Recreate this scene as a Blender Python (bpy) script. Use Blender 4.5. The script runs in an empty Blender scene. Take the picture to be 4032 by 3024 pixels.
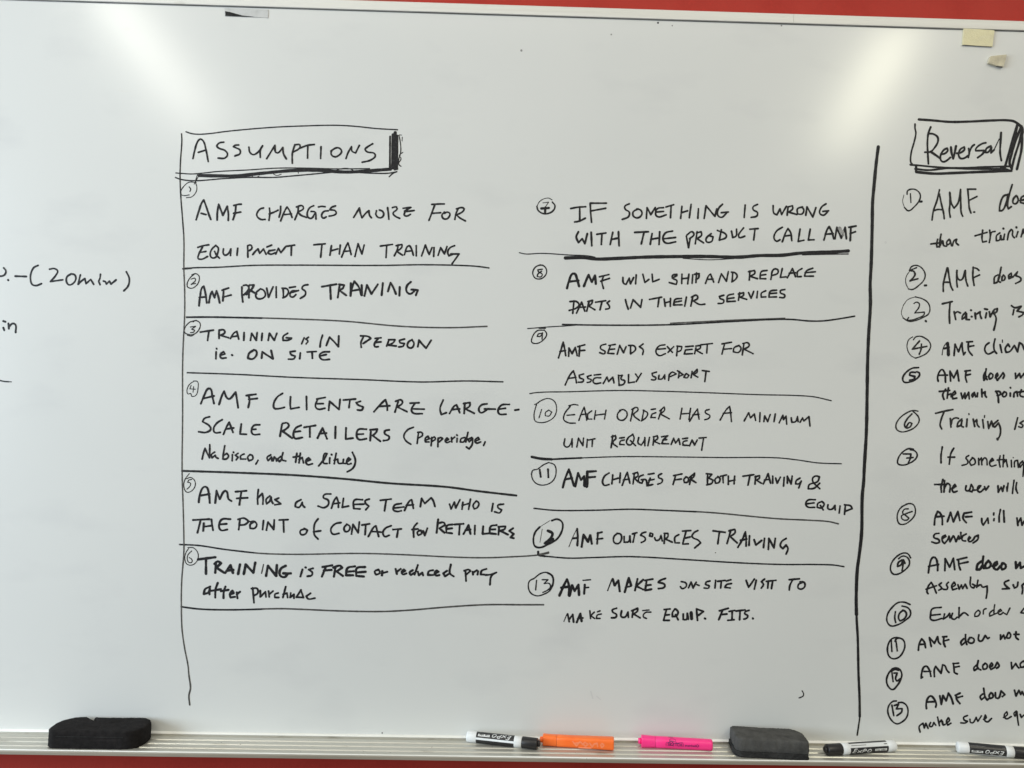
import bpy, bmesh, math, random
from mathutils import Vector, Matrix
random.seed(7)
S = bpy.context.scene
COL = S.collection
PI = math.pi
# ------------------------------------------------------------------ camera
F = 3350.0                      # focal length in photo pixels (4032 wide)
DIST = 1.45                     # metres from the lens to the board
Xc = Vector((171000.0, -3890.0, -3350.0)).normalized()      # world X, Z seen from the camera
Zc = Vector((3890.0, 171000.0, 0.0)).normalized()
Yc = Zc.cross(Xc)
R = Matrix((Xc, Yc, Zc))        # camera -> world
CAM = Vector((0.0, -DIST, 0.0))
cd = bpy.data.cameras.new('camera')
cam = bpy.data.objects.new('camera', cd)
COL.objects.link(cam)
cam.matrix_world = Matrix.Translation(CAM) @ R.to_4x4()
cd.sensor_width = 36.0
cd.lens = F / 4032 * 36.0
cd.clip_end = 50
cd.clip_start = 0.01
S.camera = cam

# ------------------------------------------------------------------ light
w = bpy.data.worlds.new("World")
S.world = w
w.use_nodes = True
bg = w.node_tree.nodes['Background']
bg.inputs[1].default_value = 0.50
wn, wl = w.node_tree.nodes, w.node_tree.links
tcw = wn.new('ShaderNodeTexCoord')
sxyz = wn.new('ShaderNodeSeparateXYZ')
wl.new(tcw.outputs['Generated'], sxyz.inputs[0])
rmp = wn.new('ShaderNodeValToRGB')
rmp.color_ramp.elements[0].position = 0.36
rmp.color_ramp.elements[0].color = (0.24, 0.20, 0.155, 1)      # carpet and furniture
rmp.color_ramp.elements[1].position = 0.60
rmp.color_ramp.elements[1].color = (0.98, 0.97, 0.915, 1)      # pale walls and ceiling
mr = wn.new('ShaderNodeMapRange')
mr.inputs['From Min'].default_value = -1
mr.inputs['From Max'].default_value = 1
wl.new(sxyz.outputs['Z'], mr.inputs['Value'])
wl.new(mr.outputs[0], rmp.inputs[0])
wl.new(rmp.outputs[0], bg.inputs[0])
S.view_settings.view_transform = 'Standard'
S.view_settings.look = 'None'
S.view_settings.exposure = 0.0
S.view_settings.gamma = 1.0
S.cycles.max_bounces = 8


def area(name, loc, size, aim, power, col):
    l = bpy.data.lights.new(name, 'AREA')
    l.shape = 'RECTANGLE'
    l.size, l.size_y = size
    l.energy = power
    l.color = col
    o = bpy.data.objects.new(name, l)
    COL.objects.link(o)
    o.location = loc
    d = (Vector(aim) - Vector(loc)).normalized()
    o.rotation_euler = d.to_track_quat('-Z', 'Y').to_euler()
    return o


# ceiling fittings running away from the board, one each side (their glow shows in the board)
def fitting(x0, y0, x1, y1, z, wid, power, col):
    o = area('ceiling_and_fill_lamp', ((x0 + x1) / 2, (y0 + y1) / 2, z), (wid, math.hypot(x1 - x0, y1 - y0)), (0, 0, 0), power, col)
    o.rotation_euler = (0, 0, -math.atan2(x1 - x0, y1 - y0))


fitting(-1.36, -1.45, -1.53, -3.0, 1.30, 0.13, 12.5, (1.0, 0.98, 0.86))
fitting(1.42, -1.55, 1.80, -3.1, 1.30, 0.13, 16, (1.0, 0.97, 0.74))
area('ceiling_and_fill_lamp', (0.3, -1.3, 1.45), (3.4, 0.5), (0.3, -0.4, 0.0), 14, (1.0, 0.92, 0.76))  # added broad warm overhead fill, lifts the base light on the board
# daylight from the windows on the left
area('window_light', (-3.2, -1.6, 0.2), (2.2, 1.5), (-0.8, 0.0, 0.0), 108, (0.72, 0.86, 1.0))

# ------------------------------------------------------------------ helpers


def ray(px, py):
    return (R @ Vector((px - 2016.0, 1512.0 - py, -F))).normalized()


def on_y(px, py, y=0.0):        # point where the line of sight meets the plane y
    d = ray(px, py)
    return CAM + d * ((y - CAM.y) / d.y)


def on_z(px, py, z):
    d = ray(px, py)
    return CAM + d * ((z - CAM.z) / d.z)


def obj(name, bm, mats, parent=None, smooth=False, auto=None, **kw):
    me = bpy.data.meshes.new(name)
    bm.normal_update()
    bm.to_mesh(me)
    bm.free()
    for m in (mats if isinstance(mats, (list, tuple)) else [mats]):
        me.materials.append(m)
    if smooth:
        for p in me.polygons:
            p.use_smooth = True
    o = bpy.data.objects.new(name, me)
    COL.objects.link(o)
    if parent:
        o.parent = parent
    for k, v in kw.items():
        o[k] = v
    return o


def empty(name, loc, rot=(0, 0, 0), **kw):
    o = bpy.data.objects.new(name, None)
    COL.objects.link(o)
    o.location = loc
    o.rotation_euler = rot
    o.empty_display_size = 0.02
    for k, v in kw.items():
        o[k] = v
    return o


def box(bm, a, b, bevel=0.0, seg=2):
    r = bmesh.ops.create_cube(bm, size=1.0)
    c = [(a[i] + b[i]) / 2 for i in range(3)]
    s = [abs(b[i] - a[i]) for i in range(3)]
    bmesh.ops.scale(bm, vec=s, verts=r['verts'])
    bmesh.ops.translate(bm, vec=c, verts=r['verts'])
    if bevel:
        es = list({e for v in r['verts'] for e in v.link_edges})
        bmesh.ops.bevel(bm, geom=es, offset=bevel, segments=seg, profile=0.5, affect='EDGES')


def extrude_x(bm, prof, x0, x1):
    """closed (y,z) outline pushed along x"""
    a = [bm.verts.new((x0, y, z)) for y, z in prof]
    b = [bm.verts.new((x1, y, z)) for y, z in prof]
    n = len(prof)
    for i in range(n):
        bm.faces.new((a[i], a[(i + 1) % n], b[(i + 1) % n], b[i]))
    bm.faces.new(a)
    bm.faces.new(b[::-1])
    bmesh.ops.recalc_face_normals(bm, faces=bm.faces)


def lathe(bm, prof, seg=40):
    """(x, r) outline turned about the x axis"""
    rings = []
    for x, r in prof:
        if r < 1e-6:
            rings.append([bm.verts.new((x, 0, 0))])
        else:
            rings.append([bm.verts.new((x, r * math.cos(2 * PI * k / seg), r * math.sin(2 * PI * k / seg)))
                          for k in range(seg)])
    for A, B in zip(rings, rings[1:]):
        for k in range(seg):
            k2 = (k + 1) % seg
            if len(A) == 1 and len(B) == 1:
                continue
            if len(A) == 1:
                bm.faces.new((A[0], B[k], B[k2]))
            elif len(B) == 1:
                bm.faces.new((A[k], B[0], A[k2]))
            else:
                bm.faces.new((A[k], B[k], B[k2], A[k2]))
    bmesh.ops.recalc_face_normals(bm, faces=bm.faces)


# ------------------------------------------------------------------ materials


def mat(name, col, rough=0.5, metal=0.0, noise=None, bump=None, coat=0.0, aniso=0.0, spec=0.5):
    """noise = (scale, colour2, low, high[, stretch]) ; bump = (scale, strength, distance)"""
    m = bpy.data.materials.new(name)
    m.use_nodes = True
    nt = m.node_tree
    N, L = nt.nodes, nt.links
    b = N['Principled BSDF']
    b.inputs['Base Color'].default_value = (*col, 1)
    b.inputs['Roughness'].default_value = rough
    b.inputs['Metallic'].default_value = metal
    b.inputs['Coat Weight'].default_value = coat
    b.inputs['Specular IOR Level'].default_value = spec
    b.inputs['Anisotropic'].default_value = aniso
    tc = N.new('ShaderNodeTexCoord')
    last = None
    if noise:
        layers = noise if isinstance(noise, list) else [noise]
        for n in layers:
            mp = N.new('ShaderNodeMapping')
            if len(n) > 4:
                mp.inputs['Scale'].default_value = n[4]
            if len(n) > 5:
                mp.inputs['Rotation'].default_value = n[5]
            L.new(tc.outputs['Object'], mp.inputs['Vector'])
            t = N.new('ShaderNodeTexNoise')
            t.inputs['Scale'].default_value = n[0]
            t.inputs['Detail'].default_value = 6
            L.new(mp.outputs[0], t.inputs['Vector'])
            rp = N.new('ShaderNodeMapRange')
            rp.inputs['From Min'].default_value = n[2]
            rp.inputs['From Max'].default_value = n[3]
            L.new(t.outputs['Fac'], rp.inputs['Value'])
            mx = N.new('ShaderNodeMix')
            mx.data_type = 'RGBA'
            if last is None:
                mx.inputs['A'].default_value = (*col, 1)
            else:
                L.new(last, mx.inputs['A'])
            mx.inputs['B'].default_value = (*n[1], 1)
            L.new(rp.outputs[0], mx.inputs['Factor'])
            last = mx.outputs['Result']
        L.new(last, b.inputs['Base Color'])
    if bump:
        prev = None
        for bb in (bump if isinstance(bump, list) else [bump]):
            t = N.new('ShaderNodeTexNoise')
            t.inputs['Scale'].default_value = bb[0]
            t.inputs['Detail'].default_value = 5
            src = tc.outputs['Object']
            if len(bb) > 3:
                mp = N.new('ShaderNodeMapping')
                mp.inputs['Scale'].default_value = bb[3]
                L.new(src, mp.inputs['Vector'])
                src = mp.outputs[0]
            L.new(src, t.inputs['Vector'])
            bu = N.new('ShaderNodeBump')
            bu.inputs['Strength'].default_value = bb[1]
            bu.inputs['Distance'].default_value = bb[2]
            L.new(t.outputs['Fac'], bu.inputs['Height'])
            if prev:
                L.new(prev, bu.inputs['Normal'])
            prev = bu.outputs[0]
        L.new(prev, b.inputs['Normal'])
    return m


M_board = mat('board_enamel', (0.70, 0.71, 0.69), 0.185,
              noise=[(1.6, (0.66, 0.675, 0.66), 0.45, 0.75), (5, (0.60, 0.61, 0.605), 0.55, 0.95, (1, 1, 2.2)),
                     (26, (0.66, 0.64, 0.58), 0.70, 0.98, (0.5, 1, 1.6), (0, 0.5, 0))],
              bump=[(5, 0.05, 0.003)])
M_rail = mat('aluminium_rail', (0.74, 0.735, 0.69), 0.55, 0.15,
             noise=[(3, (0.66, 0.655, 0.60), 0.45, 0.85, (0.5, 1, 40)), (60, (0.55, 0.53, 0.47), 0.66, 0.9, (0.35, 1, 1))],
             bump=(300, 0.08, 0.0004, (0.02, 1, 1)))
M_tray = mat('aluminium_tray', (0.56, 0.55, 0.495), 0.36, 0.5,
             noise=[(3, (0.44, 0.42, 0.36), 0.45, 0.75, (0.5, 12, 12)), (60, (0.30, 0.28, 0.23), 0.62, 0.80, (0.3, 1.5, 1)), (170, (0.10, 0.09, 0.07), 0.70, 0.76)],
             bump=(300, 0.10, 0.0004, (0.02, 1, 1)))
M_lip = mat('lip_painted_highlight', (0.95, 0.95, 0.92), 0.28, 0.0, noise=(14, (0.70, 0.69, 0.62), 0.52, 0.8, (0.12, 1, 1)))  # near-white colour paints the specular line along the tray lips
M_front = mat('tray_front_dark_reflection', (0.36, 0.325, 0.265), 0.45, 0.2, noise=(20, (0.27, 0.24, 0.19), 0.45, 0.8, (0.2, 1, 1)))  # aluminium front; the dark warm reflection in it is put into the colour
M_rail_shade = mat('painted_rail_shade', (0.09, 0.09, 0.085), 0.7, noise=(60, (0.22, 0.22, 0.21), 0.45, 0.75, (0.3, 1, 1)))  # dark colour standing in for the shade under the top rail
M_wall = mat('red_painted_wall', (0.43, 0.040, 0.027), 0.7, spec=0.25,
             noise=[(9, (0.37, 0.027, 0.018), 0.4, 0.8), (160, (0.47, 0.038, 0.026), 0.5, 0.9)],
             bump=[(190, 0.35, 0.0012), (30, 0.15, 0.002)])
M_ink = {
    'd': mat('black_ink', (0.010, 0.010, 0.012), 0.55, noise=(260, (0.035, 0.036, 0.038), 0.5, 0.8), spec=0.3),
    'm': mat('thin_black_ink', (0.016, 0.016, 0.016), 0.6, noise=(180, (0.06, 0.06, 0.058), 0.5, 0.85), spec=0.3),
    'g': mat('worn_grey_ink', (0.055, 0.053, 0.050), 0.6, noise=(120, (0.12, 0.115, 0.105), 0.45, 0.75), spec=0.3),
    'p': mat('wiped_ink_smear', (0.20, 0.20, 0.195), 0.5, noise=(70, (0.42, 0.42, 0.41), 0.35, 0.7), spec=0.3),
    'f': mat('faint_ink_ghost', (0.60, 0.61, 0.60), 0.35, noise=(40, (0.60, 0.61, 0.60), 0.35, 0.7)),
}
M_felt_black = mat('black_eraser_felt', (0.012, 0.011, 0.011), 0.95,
                   noise=[(120, (0.020, 0.018, 0.018), 0.35, 0.7), (25, (0.034, 0.030, 0.030), 0.60, 0.85, (0.4, 1, 4))],
                   bump=[(700, 0.9, 0.0012), (60, 0.5, 0.002)], spec=0.15)
M_felt_grey = mat('grey_eraser_felt', (0.072, 0.071, 0.068), 0.95,
                  noise=[(90, (0.100, 0.099, 0.094), 0.35, 0.7), (30, (0.036, 0.036, 0.034), 0.55, 0.85)],
                  bump=[(700, 0.9, 0.0012), (70, 0.6, 0.002)], spec=0.15)
M_felt_dark = mat('soiled_felt', (0.022, 0.022, 0.022), 0.95, noise=(80, (0.05, 0.05, 0.048), 0.4, 0.8),
                  bump=(500, 0.9, 0.0015), spec=0.15)
M_white = mat('white_plastic', (0.80, 0.82, 0.83), 0.32, noise=(40, (0.74, 0.76, 0.76), 0.45, 0.8))
M_label = mat('black_label_film', (0.016, 0.016, 0.018), 0.33, noise=(150, (0.03, 0.03, 0.03), 0.5, 0.8))
M_cap = mat('black_plastic', (0.013, 0.012, 0.013), 0.36, noise=(90, (0.022, 0.021, 0.021), 0.5, 0.8))
M_print = mat('white_print', (0.72, 0.73, 0.72), 0.4, noise=(400, (0.55, 0.56, 0.55), 0.5, 0.8))
M_greyprint = mat('grey_print', (0.10, 0.10, 0.10), 0.4, noise=(400, (0.2, 0.2, 0.2), 0.5, 0.8))
M_orange = mat('fluorescent_orange_plastic', (1.0, 0.195, 0.030), 0.35, noise=(30, (1.0, 0.165, 0.022), 0.45, 0.8))
M_orange2 = mat('pale_orange_print', (1.0, 0.30, 0.14), 0.4, noise=(300, (1.0, 0.23, 0.07), 0.5, 0.8))
M_pink = mat('fluorescent_pink_plastic', (1.0, 0.040, 0.27), 0.35, noise=(30, (1.0, 0.034, 0.24), 0.45, 0.8))
M_purple = mat('purple_print', (0.11, 0.008, 0.10), 0.4, noise=(300, (0.25, 0.012, 0.14), 0.5, 0.8))
M_foam = mat('yellowed_foam_tape', (0.76, 0.71, 0.46), 0.8,
             noise=[(70, (0.66, 0.61, 0.42), 0.5, 0.85), (200, (0.80, 0.76, 0.55), 0.5, 0.9)], bump=(500, 0.6, 0.0008))
M_foam2 = mat('dirty_foam_tape', (0.62, 0.57, 0.42), 0.85, noise=(110, (0.45, 0.41, 0.31), 0.4, 0.75),
              bump=(300, 0.8, 0.001))
M_grime_shade = mat('grime_and_shade_edge', (0.16, 0.15, 0.13), 0.9, noise=(200, (0.34, 0.32, 0.27), 0.4, 0.8))  # grime on the tape edges, painted edge shadow on the foam pads
M_tape = mat('cloudy_adhesive_film', (0.56, 0.57, 0.56), 0.45,
             noise=(90, (0.46, 0.47, 0.46), 0.45, 0.8))

# ------------------------------------------------------------------ wall
ZT = on_y(2016, 2903).z          # height where the tray meets the board
ZR = on_y(2016, 62).z            # lower edge of the top rail
TX = 3.0
bm = bmesh.new()
box(bm, (-3.2, 0.024, -1.5), (3.2, 0.14, 1.35))
obj('wall', bm, M_wall, kind='structure')

# ------------------------------------------------------------------ whiteboard
board = empty('whiteboard', (0, 0, ZT), label='wide white enamel board in an aluminium frame, covered in black handwriting',
              category='whiteboard')
bd = lambda name, bm, m, **k: obj(name, bm, m, None, **k)


def adopt(o, parent=board):
    o.parent = parent
    o.matrix_parent_inverse = Matrix.Translation(-Vector(parent.location)) if parent.rotation_euler.to_quaternion().angle < 1e-6 \
        else (Matrix.Translation(parent.location) @ parent.rotation_euler.to_matrix().to_4x4()).inverted()
    return o


bm = bmesh.new()
box(bm, (-1.32, 0.0, ZT - 0.012), (1.36, 0.02, ZR + 0.012))
adopt(obj('writing_surface', bm, M_board))

# top rail: flat aluminium strip with a step and a dark strip at its foot painting the shade under it
RH = 0.0172
xj = on_y(3122, 95).x


def rail(x0, x1):
    p = [(0.0215, ZR + 0.0010), (-0.0024, ZR + 0.0010), (-0.0032, ZR + 0.0018), (-0.0032, ZR + 0.0095),
         (-0.0029, ZR + 0.0101), (-0.0029, ZR + RH - 0.0012), (-0.0020, ZR + RH), (0.0215, ZR + RH)]
    b = bmesh.new()
    extrude_x(b, p, x0, x1)
    return b


adopt(obj('top_rail', rail(-1.34, xj - 0.0002), M_rail))
adopt(obj('top_rail', rail(xj + 0.0002, 1.38), M_rail))
bm = bmesh.new()
box(bm, (-1.33, -0.0016, ZR - 0.0003), (1.37, -0.0002, ZR + 0.0010))
adopt(obj('rail_shade_strip', bm, M_rail_shade))

# pen tray: bright back lip, ribbed floor, front lip, turned-down front
TD = 0.076                        # how far the tray stands out
ZF = ZT - 0.0035                  # floor height


def tray_profile():
    pts = [(0.0215, ZT - 0.0005), (-0.0030, ZT - 0.0005), (-0.0042, ZT - 0.0012), (-0.0044, ZF)]
    wr = (TD - 0.0125) / 4        # four broad ribs with grooves between
    for k in range(4):
        y = -0.0075 - wr * k
        pts += [(y, ZF), (y - 0.0022, ZF + 0.0001), (y - 0.0042, ZF + 0.0014), (y - wr + 0.0030, ZF + 0.0017), (y - wr + 0.0014, ZF + 0.0013), (y - wr + 0.0002, ZF - 0.0004)]
    pts += [(-TD + 0.0035, ZF), (-TD + 0.0028, ZF + 0.0022), (-TD + 0.0012, ZF + 0.0027), (-TD, ZF + 0.0020),
            (-TD - 0.0004, ZF - 0.0022), (-TD + 0.0004, ZF - 0.0030), (-TD + 0.004, ZF - 0.0036), (0.0215, ZF - 0.0046)]
    return pts


bm = bmesh.new()
extrude_x(bm, tray_profile(), -1.33, 1.37)
adopt(obj('pen_tray', bm, M_tray))


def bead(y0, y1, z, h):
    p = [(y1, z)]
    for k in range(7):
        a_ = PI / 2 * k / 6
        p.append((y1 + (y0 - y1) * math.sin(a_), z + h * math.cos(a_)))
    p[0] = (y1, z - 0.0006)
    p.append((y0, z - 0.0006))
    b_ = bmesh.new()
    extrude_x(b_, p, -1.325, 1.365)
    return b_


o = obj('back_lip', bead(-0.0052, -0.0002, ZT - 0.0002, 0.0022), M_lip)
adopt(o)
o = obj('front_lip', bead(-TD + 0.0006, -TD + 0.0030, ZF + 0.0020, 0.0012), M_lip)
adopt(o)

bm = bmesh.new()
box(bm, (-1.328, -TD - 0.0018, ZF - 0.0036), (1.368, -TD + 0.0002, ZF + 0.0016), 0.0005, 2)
adopt(obj('tray_front', bm, M_front))

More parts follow.
